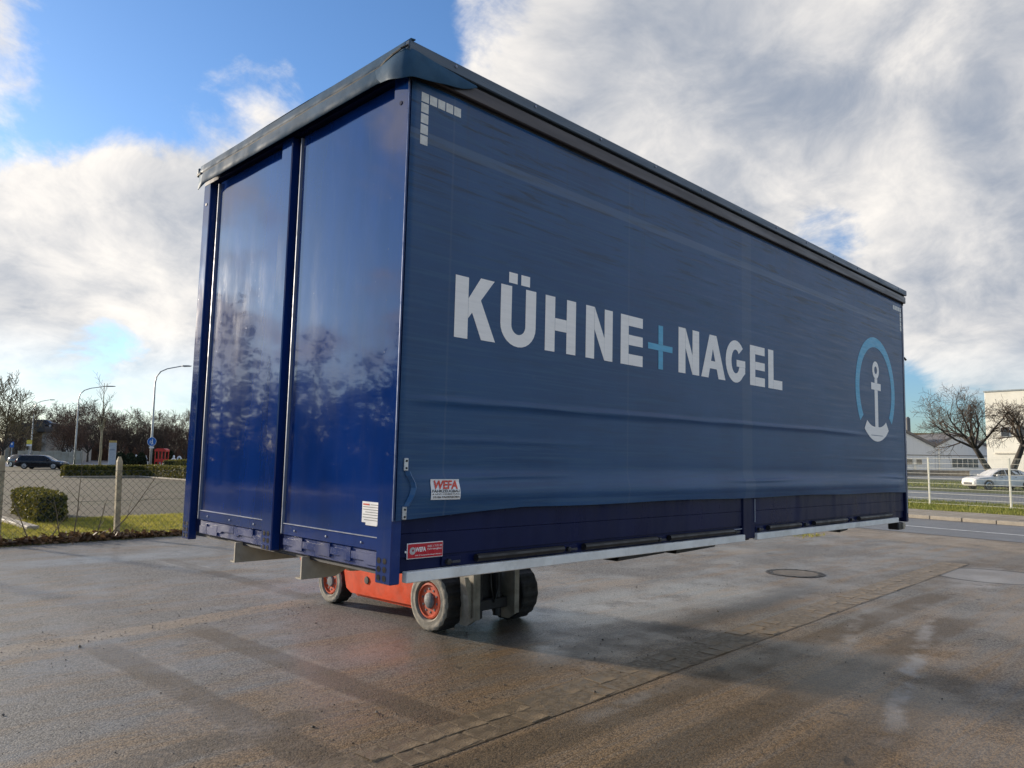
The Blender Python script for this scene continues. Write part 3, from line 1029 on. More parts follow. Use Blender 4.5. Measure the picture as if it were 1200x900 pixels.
    L.append([rect(1.055, 1.143, z0, z1), rect(1.252, 1.34, z0, z1), rect(1.144, 1.251, 1.415, 1.492)])
    L.append([rect(1.44, 1.527, z0, z1), rect(1.633, 1.72, z0, z1), [(1.528, z1), (1.528, 1.475), (1.632, z0), (1.632, 1.43)]])
    L.append([rect(1.81, 1.90, z0, z1)] + [rect(1.901, 2.065, a, b) for a, b in ((z0, 1.358), (1.420, 1.490), (1.552, z1))])
    plus = [rect(2.13, 2.44, 1.424, 1.468), rect(2.258, 2.316, 1.469, 1.606), rect(2.258, 2.316, 1.29, 1.423)]
    za, zb = 1.293, 1.633
    L2 = []
    L2.append([rect(2.52, 2.615, za, zb), rect(2.713, 2.808, za, zb), [(2.616, zb), (2.616, 1.485), (2.712, za), (2.712, 1.44)]])
    L2.append([[(2.838, za), (2.945, za), (3.010, 1.52), (2.962, zb)][:4], [(2.962, zb), (3.010, 1.52), (3.012, 1.52), (3.066, zb)], [(3.204, za), (3.096, za), (3.012, 1.52), (3.066, zb)], rect(2.962, 3.078, 1.368, 1.428)])
    L2.append(arc_strip(3.37, 1.464, .160, .174, .068, .098, 42, 318, 22) + [rect(3.385, 3.53, 1.425, 1.480), [(3.420, 1.398), (3.489, 1.3476), (3.528, 1.375), (3.528, 1.424), (3.430, 1.424)]])
    L2.append([rect(3.61, 3.702, za, zb)] + [rect(3.703, 3.872, a, b) for a, b in ((za, 1.368), (1.430, 1.498), (1.562, zb))])
    L2.append([rect(3.936, 4.034, za, zb), rect(4.035, 4.20, za, 1.372)])
    for pl in L + L2:
        print_part('letter', pl, wht)
    print_part('plus_sign', plus, cyan)
    print_part('emblem_ring', arc_strip(6.48, 1.475, .595, .590, .485, .480, -37, 217, 60), cyan)
    anchor = arc_strip(6.48, 1.700, .100, .098, .042, .042, 0, 360, 26)
    anchor += split([(6.335, 1.478), (6.625, 1.478), (6.625, 1.555), (6.335, 1.555)], 2)
    anchor += split([(6.438, 1.556), (6.522, 1.556), (6.522, 1.604), (6.438, 1.604)], 2)
    anchor += split([(6.432, 1.015), (6.528, 1.015), (6.528, 1.477), (6.432, 1.477)], 14)
    inner = []
    n = 24
    for i in range(n):
        a0_, a1_ = R(-130 + 80 * i / n), R(-130 + 80 * (i + 1) / n)
        def th(a):
            u = abs(math.degrees(a) + 90) / 40
            return .565, .565 - (.165 - .045 * u)
        (o0, i0), (o1, i1) = th(a0_), th(a1_)
        inner.append([(6.48 + o0 * math.cos(a0_), 1.475 + o0 * math.sin(a0_)), (6.48 + i0 * math.cos(a0_), 1.475 + i0 * math.sin(a0_)),
                      (6.48 + i1 * math.cos(a1_), 1.475 + i1 * math.sin(a1_)), (6.48 + o1 * math.cos(a1_), 1.475 + o1 * math.sin(a1_))])
    print_part('emblem_anchor', anchor, wht, .0016)
    print_part('emblem_anchor', inner, wht, .0024)
    # reflective corner marks
    refl = mat('reflective_square', (.62, .62, .58), .4, var=.12, vscale=30)
    for k in range(5):
        print_part('corner_mark', [rect(.070 + k * .056, .119 + k * .056, 2.487, 2.537)], refl)
        if k:
            print_part('corner_mark', [rect(.070, .119, 2.487 - k * .058, 2.537 - k * .058)], refl)
    for k in range(5):
        print_part('corner_mark', [rect(7.315 - k * .056, 7.364 - k * .056, 2.487, 2.537)], refl)
        if k:
            print_part('corner_mark', [rect(7.315, 7.364, 2.487 - k * .058, 2.537 - k * .058)], refl)
    # grab strap with its two end plates
    steel = mat('steel_fitting', (.55, .55, .56), .35, .7)
    for z_ in (.590, .350):
        MB().box(.040, .066, -.026, -.015, z_ - .032, z_ + .032, .003).build('strap_plate', steel, root)
        for dz in (-.018, .018):
            MB().lathe([(-.026, .006), (-.030, .005), (-.030, .0001)], 8, (.053, 0, z_ + dz), 'Y').build('rivet', blk, root)
    m = MB()
    pts = [(.053, .556), (.060, .535), (.082, .500), (.088, .475), (.080, .440), (.062, .405), (.053, .384)]
    for i, (x, z) in enumerate(pts):
        for dx, dy in ((-.004, -.018), (.012, -.038), (.018, -.036), (.002, -.016)):
            m.v.append((x + dx, dy - .01 * math.sin(math.pi * i / 6), z))
    for i in range(len(pts) - 1):
        for k in range(4):
            m.f.append((i * 4 + k, i * 4 + (k + 1) % 4, (i + 1) * 4 + (k + 1) % 4, (i + 1) * 4 + k))
    m.build('grab_strap', paint('strap_blue', (.02, .10, .24), .3, wav=.002, coat=.1), root)
    # --- stickers
    red = mat('sticker_red', (.62, .045, .02), .4, var=.06)
    crim = mat('sticker_crimson', (.50, .012, .028), .35, var=.06)
    pap = mat('sticker_white', (.80, .79, .77), .45, var=.04)
    ink = mat('sticker_black', (.02, .02, .02), .5)

    def on_curtain(body, x0, x1, za_, zb_, m_, st, bold, shear=0, lift=.0065, follow=True, y=None):
        pts_, fs_ = flat_text(body, x0, x1, za_, zb_, bold, shear)
        q = MB().add([(x, (curtain_y(x, z) - lift) if follow else y, z) for x, z in pts_], fs_)
        return q.build('lettering', m_, st, fix=False)

    def sheet(x0, x1, za_, zb_, lift, nx_=6, nz_=8):
        q = MB()
        for i in range(nx_ + 1):
            for j in range(nz_ + 1):
                x, z = x0 + (x1 - x0) * i / nx_, za_ + (zb_ - za_) * j / nz_
                q.v.append((x, curtain_y(x, z) - lift, z))
        q.f = [(i * (nz_ + 1) + j, (i + 1) * (nz_ + 1) + j, (i + 1) * (nz_ + 1) + j + 1, i * (nz_ + 1) + j + 1) for i in range(nx_) for j in range(nz_)]
        return q
    st = sheet(.205, .39, .413, .517, .004).build('sticker', pap, root, fix=False)
    st['label'] = 'white sticker reading WEFA FAHRZEUGBAU in red and black'
    on_curtain('WEFA', .212, .383, .467, .511, red, st, .035, .012)
    on_curtain('FAHRZEUGBAU', .211, .384, .450, .464, ink, st, .02)
    on_curtain('& LKW-VERMIETUNG', .211, .384, .4385, .4455, ink, st, .01)
    on_curtain('33106 PADERBORN', .216, .381, .4215, .4315, ink, st, .015)
    # red plate on the drop board
    st = MB().box(.100, .332, .0065, .0115, .118, .196, .001).build('sticker', pap, root)
    st['label'] = 'red WEFA sticker with white border on the dark lower board'
    MB().box(.104, .328, .0045, .0064, .122, .192).build('sticker_field', crim, st)
    glob = MB().lathe([(.0041, .0001), (.0041, .019)], 20, (.133, 0, .158), 'Y'); glob.build('globe_mark', pap, st, fix=False)
    MB().lathe([(.0036, .0001), (.0036, .006)], 14, (.135, 0, .160), 'Y').build('globe_mark', crim, st, fix=False)
    on_curtain('WEFA', .150, .218, .152, .175, pap, st, .04, 0, follow=False, y=.0040)
    on_curtain('0525 1 7171 00', .228, .322, .171, .181, pap, st, .01, 0, follow=False, y=.0040)
    on_curtain('Fahrzeugbau', .228, .322, .155, .167, pap, st, .01, 0, follow=False, y=.0040)
    on_curtain('LKW- & Transportervermietung in Paderborn', .150, .322, .129, .138, pap, st, .008, 0, follow=False, y=.0040)
    MB().box(.088, .096, .006, .0118, .150, .160).build('tape_scrap', pap, root)
    # paper notice on the end wall
    st = MB().prism([(.165, .272), (.265, .272), (.265, .285), (.300, .285), (.300, .392), (.128, .392), (.128, .278), (.165, .278)], .0225, .0265, 'X').build('paper_notice', pap, root)
    for k, (y0, y1, z_, m_) in enumerate([(.235, .292, .378, red), (.140, .225, .378, ink), (.140, .292, .365, ink), (.15, .292, .352, ink), (.14, .27, .339, ink), (.16, .292, .326, ink), (.14, .292, .312, ink), (.16, .28, .299, ink)]):
        MB().box(.0215, .0224, y0, y1, z_ - (.004 if k == 0 else .0012), z_ + (.004 if k == 0 else .0012)).build('print_line', m_, st)
    return root


build_swap_body()


# ------------------------------------------------------------------ forklift underneath
def build_forklift():
    org = mat('forklift_orange', (.78, .062, .004), .5, var=.12, vscale=4, dirt=(.14, .04, .015), dirt_amt=.5, spec=.25)
    dark = mat('forklift_dark', (.022, .021, .022), .55, var=.3, vscale=6, dirt=(.09, .07, .05), dirt_amt=.5, bump=.2, bscale=20)
    rub = mat('tyre_tread', (.020, .019, .018), .75, var=.3, vscale=8, dirt=(.07, .055, .04), dirt_amt=.6, bump=.4, bscale=50)
    side = mat('tyre_sunlit_dusty_side', (.28, .25, .20), .85, var=.25, vscale=9, dirt=(.17, .14, .10), dirt_amt=.7, bump=.3, bscale=50)  # pale with dust, and lifted to put sunlight into the sidewall colour
    rim = mat('rim_orange', (.55, .065, .014), .6, var=.2, vscale=10, dirt=(.35, .26, .18), dirt_amt=.6)
    hub = mat('hub_grey', (.13, .135, .14), .7, .0, var=.25, vscale=20)
    steel = mat('mast_steel', (.30, .275, .225), .5, .35, var=.3, vscale=5, dirt=(.12, .09, .06), dirt_amt=.7)
    t = thing('forklift', 'orange forklift standing behind and under the raised blue swap body', 'forklift', (3.44, 4.2, 0))
    o_ = Vector((3.44, 4.2, 0))

    def part(name, mb, m, par=None, smooth=None):
        mb.v = [(v[0] - o_.x, v[1] - o_.y, v[2] - o_.z) for v in mb.v]
        ob = mb.build(name, m, par or t)
        if smooth:
            smooth_angle(ob, smooth)
        return ob

    def wheel(cx0, cx1, cy, r, face=-1):
        """outer face at cx0 (towards -X when face=-1)"""
        cz = r
        w = cx1 - cx0
        out = cx0 if face < 0 else cx1
        s = 1 if face < 0 else -1
        tr = MB()
        n = 72
        prof = [(0.02, r * .97), (.035, r), (w - .035, r), (w - .02, r * .97), (w - .02, r * .6)]
        for a, rr in prof:
            for k in range(n):
                th = 2 * math.pi * k / n
                lug = (1 if (k % 4) < 2 else .968) if rr > r * .9 else 1
                tr.v.append((out + s * a, cy + rr * lug * math.cos(th), cz + rr * lug * math.sin(th)))
        for i in range(len(prof) - 1):
            for k in range(n):
                tr.f.append((i * n + k, i * n + (k + 1) % n, (i + 1) * n + (k + 1) % n, (i + 1) * n + k))
        wh = part('wheel', tr, rub)
        sw = MB()
        pr = [(.021, .972), (.008, .93), (.0, .84), (.004, .80), (.002, .74), (.0, .66), (.012, .62), (.03, .60)]
        for a, q in pr:
            for k in range(n):
                th = 2 * math.pi * k / n
                lug = (1 if (k % 4) < 2 else .97) if q > .95 else 1
                sw.v.append((out + s * a, cy + r * q * lug * math.cos(th), cz + r * q * lug * math.sin(th)))
        for i in range(len(pr) - 1):
            for k in range(n):
                sw.f.append((i * n + k, i * n + (k + 1) % n, (i + 1) * n + (k + 1) % n, (i + 1) * n + k))
        part('sidewall', sw, side, wh, 40)
        rm = MB().lathe([(s * .03, r * .60), (s * .014, r * .565), (s * .012, r * .51), (s * .045, r * .47), (s * .05, r * .25), (s * .03, r * .24)], 36, (out, cy, cz))
        part('rim', rm, rim, wh, 40)
        hb = MB().lathe([(s * .049, r * .26), (s * .018, r * .25), (s * .008, r * .21), (s * .006, .0001)], 24, (out, cy, cz))
        part('hub', hb, hub, wh, 40)
        for k in range(10):
            th = 2 * math.pi * k / 10 + .2
            part('wheel_nut', MB().lathe([(s * .046, .014), (s * .026, .013), (s * .024, .0001)], 6, (out, cy + r * .37 * math.cos(th), cz + r * .37 * math.sin(th))), hub, wh)
    wheel(2.80, 3.06, 3.20, .318, -1)
    wheel(3.80, 4.08, 3.12, .318, 1)
    wheel(2.86, 3.08, 5.20, .268, -1)
    wheel(3.80, 4.02, 5.20, .268, 1)
    # chassis: side skirts in orange between the axles
    skirt = [(3.52, .215), (4.72, .195), (4.82, .24), (4.86, .36), (4.92, .62), (4.92, .70), (3.42, .70), (3.44, .56), (3.50, .42)]
    part('chassis', MB().prism(skirt, 2.865, 4.02, 'X'), org)
    part('skirt_lower', MB().prism([(3.56, .175), (4.64, .168), (4.70, .194), (3.54, .213)], 2.90, 3.98, 'X'), org)
    part('side_cap', MB().lathe([(2.864, .045), (2.855, .04), (2.854, .0001)], 20, (0, 4.40, .375)), dark)
    part('step_rubber', MB().box(2.852, 2.864, 3.60, 4.15, .60, .66, .003), dark)
    part('counterweight', MB().prism([(4.94, .30), (5.52, .42), (5.95, .34), (6.05, .5), (6.05, .98), (5.8, 1.12), (4.94, 1.12)], 2.92, 3.97, 'X'), org)
    part('engine_hood', MB().box(2.95, 3.94, 4.25, 4.93, .705, 1.12, .04), org)
    part('floor_plate', MB().box(2.92, 3.97, 3.45, 4.24, .705, .735, .005), dark)
    part('dashboard', MB().prism([(3.40, .74), (3.55, .74), (3.66, 1.15), (3.50, 1.22), (3.40, 1.15)], 2.96, 3.92, 'X'), org)
    part('seat', MB().box(3.2, 3.68, 4.35, 4.8, 1.122, 1.24, .04), dark)
    part('seat_back', MB().box(3.22, 3.66, 4.76, 4.90, 1.245, 1.75, .04), dark)
    for x in (2.96, 3.86):
        part('guard_post', MB().tube([(x + .03, 3.45, 1.1), (x + .03, 3.75, 2.16), (x + .03, 3.9, 2.2)], .035, 8), dark)
        part('guard_post', MB().tube([(x + .03, 5.3, 1.1), (x + .03, 5.1, 2.16), (x + .03, 4.95, 2.2)], .035, 8), dark)
    for k in range(6):
        part('roof_bar', MB().box(2.97, 3.92, 3.84 + k * .2, 3.89 + k * .2, 2.17, 2.22, .008), dark)
    for x in (2.96, 3.88):
        part('roof_beam', MB().box(x, x + .06, 3.82, 5.02, 2.165, 2.225, .008), dark)
    part('steering_wheel', MB().lathe([(0, .15), (.01, .165), (.02, .15), (.01, .138), (0, .15)], 20, (3.44, 3.72, 1.28), 'Z'), dark)
    # front axle, mast and carriage
    part('front_axle', MB().box(3.06, 3.80, 3.05, 3.36, .20, .46, .03), dark)
    part('rear_axle', MB().box(3.08, 3.80, 5.12, 5.28, .17, .33, .02), dark)
    for x, w in ((2.985, .095), (3.575, .07)):
        part('mast_rail', MB().prism([(2.70, .16), (2.80, .10), (2.90, .10), (2.90, 2.30), (2.70, 2.30)], x, x + w * .35, 'X'), steel)
        part('mast_flange', MB().box(x + w * .36, x + w, 2.70, 2.718, .165, 2.29, .002), steel)
    part('mast_hook', MB().prism([(2.885, .60), (2.93, .60), (2.985, .50), (2.982, .19), (2.955, .19), (2.93, .42), (2.90, .50)], 2.72, 2.80, 'Y'), steel)
    part('mast_crossbar', MB().box(3.085, 3.57, 2.80, 2.87, .22, .33, .01), dark)
    part('mast_crossbar', MB().box(3.085, 3.57, 2.80, 2.87, 1.9, 2.0, .01), dark)
    part('lift_cylinder', MB().tube([(3.20, 2.86, .14), (3.20, 2.86, 1.9)], .045, 12), dark)
    part('lift_cylinder', MB().tube([(3.47, 2.86, .14), (3.47, 2.86, 1.9)], .045, 12), dark)
    part('tilt_cylinder', MB().tube([(3.16, 2.9, .62), (3.16, 3.4, .55)], .035, 10), dark)
    part('drive_unit', MB().box(3.10, 3.77, 2.92, 3.30, .18, .62, .05), dark)
    part('hose', MB().tube([(3.30, 2.79, .7), (3.31, 2.785, .45), (3.36, 2.79, .30), (3.42, 2.785, .45), (3.42, 2.79, .7)], .012, 6), dark)
    for z in (1.02, 1.36):
        part('carriage_bar', MB().box(2.75, 3.90, 2.655, 2.695, z, z + .10, .006), dark)
    for x in (2.80, 3.74):
        part('fork', MB().prism([(2.65, 1.45), (2.60, 1.45), (2.60, 1.105), (2.55, 1.090), (.6, 1.112), (.42, 1.125), (.42, 1.118), (.6, 1.085), (2.58, 1.045), (2.65, 1.06)], x, x + .12, 'X'), steel)
    return t


build_forklift()
# ------------------------------------------------------------------ plants
def grow(rng, base, direction, length, radius, level, maxlev, out, up=0.15, curl=0.25, kids=(5, 7), ratio=.62, seg=4, start=.35, spread=(35, 65)):
    """recursive bare branch: out[level] collects (points, radii)"""
    pts, rad = [base.copy()], [radius]
    d = direction.normalized()
    p = base.copy()
    dirs = [d.copy()]
    for i in range(seg):
        d = (d + Vector((rng.gauss(0, curl), rng.gauss(0, curl), rng.gauss(0, curl) + up)) * .5).normalized()
        p = p + d * (length / seg)
        pts.append(p.copy()); dirs.append(d.copy())
        rad.append(radius * (1 - .72 * (i + 1) / seg))
    out[level].append((pts, rad))
    if level >= maxlev:
        return
    n = rng.randint(*kids)
    for k in range(n):
        t = start + (1 - start) * (k + rng.random()) / n
        i = min(seg - 1, int(t * seg))
        f = t * seg - i
        q = pts[i].lerp(pts[i + 1], f)
        dd = dirs[i + 1]
        ax = dd.orthogonal().normalized()
        ax.rotate(Matrix.Rotation(rng.uniform(0, 6.283), 3, dd))
        nd = dd.copy()
        nd.rotate(Matrix.Rotation(R(rng.uniform(*spread)), 3, ax))
        grow(rng, q, nd, length * ratio * (1.15 - .45 * t) * rng.uniform(.75, 1.15), max(.004, radius * (1 - .72 * t) * .62), level + 1, maxlev, out, up, curl, kids, ratio, max(2, seg - 1), .2, spread)


BARK = mat('bark_brown', (.075, .055, .040), .85, var=.35, vscale=9, bump=.6, bscale=30, dirt=(.07, .08, .035), dirt_amt=.4)
TWIG = mat('twig_brown', (.095, .066, .047), .85, var=.3, vscale=3)
TWIGY = mat('twig_ochre', (.15, .115, .055), .85, var=.3, vscale=3)
TWIGR = mat('twig_reddish', (.125, .072, .048), .85, var=.3, vscale=3)
BARKD = mat('bark_dark', (.048, .040, .033), .85, var=.3, vscale=9, bump=.5, bscale=30)
BARKP = mat('bark_pale', (.30, .25, .15), .8, var=.3, vscale=6, bump=.4, bscale=30)


def tree_meshes(seed, height, trunk_h, r0, levels=4, kids=(5, 7), minr=.006, lean=(0, 0), up=.15, spread=(35, 62), ratio=.62, curl=.25, limbs=6, bark=BARK, twig=TWIG, leader=True, limb=1.0):
    rng = random.Random(seed)
    out = [[] for _ in range(levels + 2)]
    top = Vector((lean[0], lean[1], trunk_h))
    seg = 5
    pts = [Vector((0, 0, -.1))]
    for i in range(seg):
        t = (i + 1) / seg
        pts.append(Vector((lean[0] * t + rng.gauss(0, .03), lean[1] * t + rng.gauss(0, .03), trunk_h * t)))
    rad = [r0 * (1.25 - .5 * i / seg) for i in range(seg + 1)]
    d = (pts[-1] - pts[-2]).normalized()
    for k in range(limbs):
        a = 2 * math.pi * k / limbs + rng.uniform(-.4, .4)
        el = R(rng.uniform(*spread))
        nd = Vector((math.cos(a) * math.sin(el), math.sin(a) * math.sin(el), math.cos(el))) + Vector((lean[0], lean[1], 0)) * .12
        st = pts[-1].lerp(pts[-2], rng.uniform(0, .9) if leader else rng.uniform(0, .3))
        grow(rng, st, nd, (height - trunk_h) * limb * rng.uniform(.55, .8), r0 * .5, 1, levels, out, up, curl, kids, ratio, 5, .25)
    if leader:
        grow(rng, pts[-1], d, (height - trunk_h) * .95, r0 * .7, 1, levels, out, up, curl * .5, (kids[0] + 2, kids[1] + 3), ratio, 6, .1)
    tm = MB(); tm.tube(pts, rad, 9)
    for p, r in out[1]:
        tm.tube(p, [max(minr, q) for q in r], 6, False)
    cm = MB()
    for lv in range(2, levels + 1):
        for p, r in out[lv]:
            cm.tube(p, [max(minr, q) for q in r], 4 if lv == 2 else 3, False)
    return tm, cm


def make_tree(name, label, loc, rz=0, group=None, bark=BARK, twig=TWIG, **kw):
    t = thing(name, label, 'tree', loc, rz, group)
    a, b = tree_meshes(bark=bark, twig=twig, **kw)
    a.build('trunk', bark, t, True, fix=False)
    b.build('crown', twig, t, False, fix=False)
    return t


def blade_field(name, pts, h, w, m, label, lean=.4, seed=1, parent=None):
    """one mesh of grass blades at the given ground points"""
    rs = np.random.RandomState(seed)
    n = len(pts)
    a = rs.rand(n) * 6.283
    hh = h * (0.5 + rs.rand(n))
    ww = w * (0.6 + .8 * rs.rand(n))
    la = rs.rand(n) * 6.283
    lo = hh * lean * rs.rand(n)
    P = np.asarray(pts)
    v = np.zeros((n, 3, 3))
    v[:, 0] = P + np.stack([np.cos(a) * ww, np.sin(a) * ww, np.zeros(n)], 1)
    v[:, 1] = P - np.stack([np.cos(a) * ww, np.sin(a) * ww, np.zeros(n)], 1)
    v[:, 2] = P + np.stack([np.cos(la) * lo, np.sin(la) * lo, hh], 1)
    me = bpy.data.meshes.new(name)
    me.vertices.add(3 * n); me.loops.add(3 * n); me.polygons.add(n)
    me.vertices.foreach_set('co', v.reshape(-1))
    me.loops.foreach_set('vertex_index', np.arange(3 * n))
    me.polygons.foreach_set('loop_start', np.arange(n) * 3)
    me.polygons.foreach_set('loop_total', np.full(n, 3))
    me.update(); me.validate()
    me.materials.append(m)
    o = bpy.data.objects.new(name, me)
    COL.objects.link(o)
    if parent:
        o.parent = parent
    else:
        tag(o, label, 'grass', kind='stuff')
    return o


def leaf_quads(name, centers, size, m, parent=None, seed=1, flat=0.0):
    rs = np.random.RandomState(seed)
    C = np.asarray(centers); n = len(C)
    u = rs.normal(size=(n, 3)); u[:, 2] *= (1 - flat)
    u /= np.linalg.norm(u, axis=1)[:, None]
    w = rs.normal(size=(n, 3)); w[:, 2] *= (1 - flat)
    w -= u * (u * w).sum(1)[:, None]
    w /= np.linalg.norm(w, axis=1)[:, None] + 1e-9
    s = (size * (.6 + .8 * rs.rand(n)))[:, None]
    v = np.stack([C - u * s, C + w * s * .55, C + u * s, C - w * s * .55], 1)
    me = bpy.data.meshes.new(name)
    me.vertices.add(4 * n); me.loops.add(4 * n); me.polygons.add(n)
    me.vertices.foreach_set('co', v.reshape(-1))
    me.loops.foreach_set('vertex_index', np.arange(4 * n))
    me.polygons.foreach_set('loop_start', np.arange(n) * 4)
    me.polygons.foreach_set('loop_total', np.full(n, 4))
    me.update(); me.validate()
    me.materials.append(m)
    o = bpy.data.objects.new(name, me)
    COL.objects.link(o)
    if parent:
        o.parent = parent
    return o


HEDGE_LEAF = leaf_mat('hedge_leaf', (.05, .065, .012), (.24, .20, .04), 2.5)
HEDGE_DARK = mat('hedge_core', (.018, .026, .010), .9, var=.4, vscale=9, bump=.6, bscale=30)


def hedge(label, cx, cy, rz, lx, ly, h, n, leaf, group, seed=1):
    """box hedge; local x = length, y = depth"""
    t = thing('clipped_hedge', label, 'hedge', (cx, cy, 0), rz, group)
    e = .03
    MB().box(-lx / 2 + e, lx / 2 - e, -ly / 2 + e, ly / 2 - e, 0, h - e, .05).build('core', HEDGE_DARK, t)
    rs = np.random.RandomState(seed)
    areas = np.array([lx * ly, lx * h, lx * h, ly * h, ly * h]); pr = areas / areas.sum()
    k = rs.choice(5, n, p=pr)
    P = np.stack([(rs.rand(n) - .5) * lx, (rs.rand(n) - .5) * ly, rs.rand(n) * h], 1)
    wob = .035 * np.sin(P[:, 0] * 5 + P[:, 2] * 7) + .03 * np.sin(P[:, 1] * 8 + 2)
    j = rs.normal(0, .022, n) + wob
    P[k == 0, 2] = h + j[k == 0]
    P[k == 1, 1] = -ly / 2 + j[k == 1]; P[k == 2, 1] = ly / 2 + j[k == 2]
    P[k == 3, 0] = -lx / 2 + j[k == 3]; P[k == 4, 0] = lx / 2 + j[k == 4]
    leaf_quads('foliage', P, leaf, HEDGE_LEAF, t, seed)
    return t


# ------------------------------------------------------------------ vehicles
def build_car(name, label, loc, rz, colr, estate=True, group=None, tail=(.4, .01, .01), length=4.6, height=1.46):
    """local +x is forward"""
    body = paint('car_paint_' + name, colr, .25, wav=.0, coat=.35, grm=.03, spec=.3) if name not in MATS else MATS[name]
    glass = mat('car_glass', (.010, .013, .016), .08, var=.1, spec=.4)
    tyre = mat('car_tyre', (.018, .018, .018), .8, var=.2)
    alloy = mat('car_alloy', (.55, .56, .58), .3, .8, var=.1)
    trim = mat('car_trim', (.015, .015, .016), .5)
    lamp = mat('car_lamp_clear', (.75, .77, .8), .12, .3)
    lampr = mat('car_lamp_red', tail, .2)
    t = thing(name, label, 'car', loc, rz, group)
    k = length / 4.6
    hk = height / 1.46
    if estate:
        #  x, zb, zbelt, wb, ztop, wt
        st = [(-2.30, .38, .62, .70, .66, .62), (-2.24, .30, .90, .84, .98, .66), (-2.12, .26, .96, .88, 1.22, .62), (-1.85, .22, .965, .90, 1.40, .60), (-1.2, .20, .955, .91, 1.455, .61),
              (-.3, .20, .935, .91, 1.47, .62), (.35, .20, .915, .91, 1.42, .61), (.75, .20, .90, .90, 1.22, .66), (1.12, .20, .885, .90, .955, .74), (1.5, .21, .83, .89, .88, .70),
              (1.95, .24, .79, .87, .85, .66), (2.20, .26, .70, .79, .76, .58), (2.30, .34, .56, .68, .62, .5)]
    else:
        st = [(-2.30, .38, .66, .68, .70, .60), (-2.22, .30, .88, .82, .93, .66), (-1.95, .26, .95, .87, 1.02, .66), (-1.55, .22, .95, .90, 1.16, .60), (-1.0, .20, .945, .91, 1.40, .57), (-.3, .20, .93, .91, 1.46, .58),
              (.30, .20, .915, .91, 1.42, .58), (.75, .20, .90, .90, 1.21, .64), (1.12, .20, .885, .90, .955, .74), (1.5, .21, .83, .89, .885, .70), (1.95, .24, .79, .87, .85, .66), (2.20, .26, .70, .79, .76, .58), (2.30, .34, .56, .68, .62, .5)]
    st = [(x * k, zb, zs * hk, wb, zt * hk, wt) for x, zb, zs, wb, zt, wt in st]
    m = MB()
    for x, zb, zs, wb, zt, wt in st:
        half = [(wb * .80, zb), (wb * .97, zb + .06), (wb, zb + (zs - zb) * .45), (wb * .985, zb + (zs - zb) * .75), (wb * .95, zs), (wt, max(zs + .01, zt - .035)), (wt * .86, zt - .008), (wt * .4, zt + .006)]
        ring = [(x, y, z) for y, z in half] + [(x, -y, z) for y, z in reversed(half)]
        m.v += ring
    n = 16
    for i in range(len(st) - 1):
        for q in range(n):
            m.f.append((i * n + q, i * n + (q + 1) % n, (i + 1) * n + (q + 1) % n, (i + 1) * n + q))
    m.f += [tuple(range(n)), tuple((len(st) - 1) * n + q for q in range(n))]
    smooth_angle(m.build('body', body, t), 30)

    def surf(x, f):
        for a, b in zip(st, st[1:]):
            if a[0] <= x <= b[0]:
                u = (x - a[0]) / (b[0] - a[0])
                g_ = lambda i: a[i] + (b[i] - a[i]) * u
                wb, zs, zt, wt = g_(3), g_(2), g_(4), g_(5)
                return wb * .95 + (wt - wb * .95) * f, zs + (max(zs + .01, zt - .035) - zs) * f
    wins = [((-1.98 if estate else -1.35), -1.02), (-.95, .02), (.09, .98)]
    for s in (-1, 1):
        for a, b in wins:
            a *= k; b *= k
            mm = MB(); N = 6
            for i in range(N + 1):
                x = a + (b - a) * i / N
                for f in (.10, .50, .90):
                    y, z = surf(x, f)
                    if z - surf(x, 0)[1] < .02:
                        z = surf(x, 0)[1] + .02 * f
                    mm.v.append((x, s * (y + .008), z))
            mm.f = [(i * 3 + q, i * 3 + q + 1, (i + 1) * 3 + q + 1, (i + 1) * 3 + q) for i in range(N) for q in range(2)]
            mm.build('side_window', glass, t)
    def cross(xa, xb, fa=.9, name_='windscreen'):
        mm = MB()
        (ya, za), (yb, zb_) = surf(xa, 1), surf(xb, 1)
        za += .022; zb_ += .022
        dx = .012 if xa < xb else -.012
        mm.add([(xa + dx, -ya * .9, za), (xa + dx, ya * .9, za), (xb + dx, yb * .92, zb_), (xb + dx, -yb * .92, zb_)], [(0, 1, 2, 3)])
        mm.build(name_, glass, t)
    cross(.40 * k, 1.06 * k)
    if estate:
        cross(-1.90 * k, -2.20 * k, name_='rear_window')
    else:
        cross(-1.05 * k, -1.85 * k, name_='rear_window')
    for s in (-1, 1):
        for x in (-1.38 * k, 1.40 * k):
            cy = s * .80
            w = MB().lathe([(-.11, .20), (-.11, .30), (-.09, .325), (.09, .325), (.11, .30), (.112, .22)], 28, (x, cy, .325), 'Y').build('wheel', tyre, t)
            o2 = s * .112
            rmb = MB().lathe([(o2, .225), (o2 + s * .004, .20), (o2 - s * .03, .19), (o2 - s * .035, .0001)], 24, (x, cy, .325), 'Y')
            for q in range(5):
                a = 2 * math.pi * q / 5
                rot = Matrix.Translation((x, cy + o2 - s * .008, .325)) @ Matrix.Rotation(a, 4, 'Y')
                rmb.box(.0, .20, -.008, .008, -.026, .026, 0, rot)
            rmb.build('rim', alloy, w)
            arch = MB()
            N = 14
            for i in range(N + 1):
                th = math.pi * i / N
                for r_ in (.335, .375):
                    arch.v.append((x + r_ * math.cos(th), s * .9185, .325 + r_ * math.sin(th)))
            arch.f = [(2 * i, 2 * i + 1, 2 * i + 3, 2 * i + 2) for i in range(N)]
            arch.build('wheel_arch', trim, t)
        MB().box(1.98 * k, 2.16 * k, s * .74 - .10, s * .74 + .07, .60 * hk, .70 * hk, .02).build('headlight', lamp, t)
        MB().box(-2.27 * k, -2.16 * k, s * .74 - .11, s * .74 + .115, .70 * hk, .90 * hk, .02).build('tail_light', lampr, t)
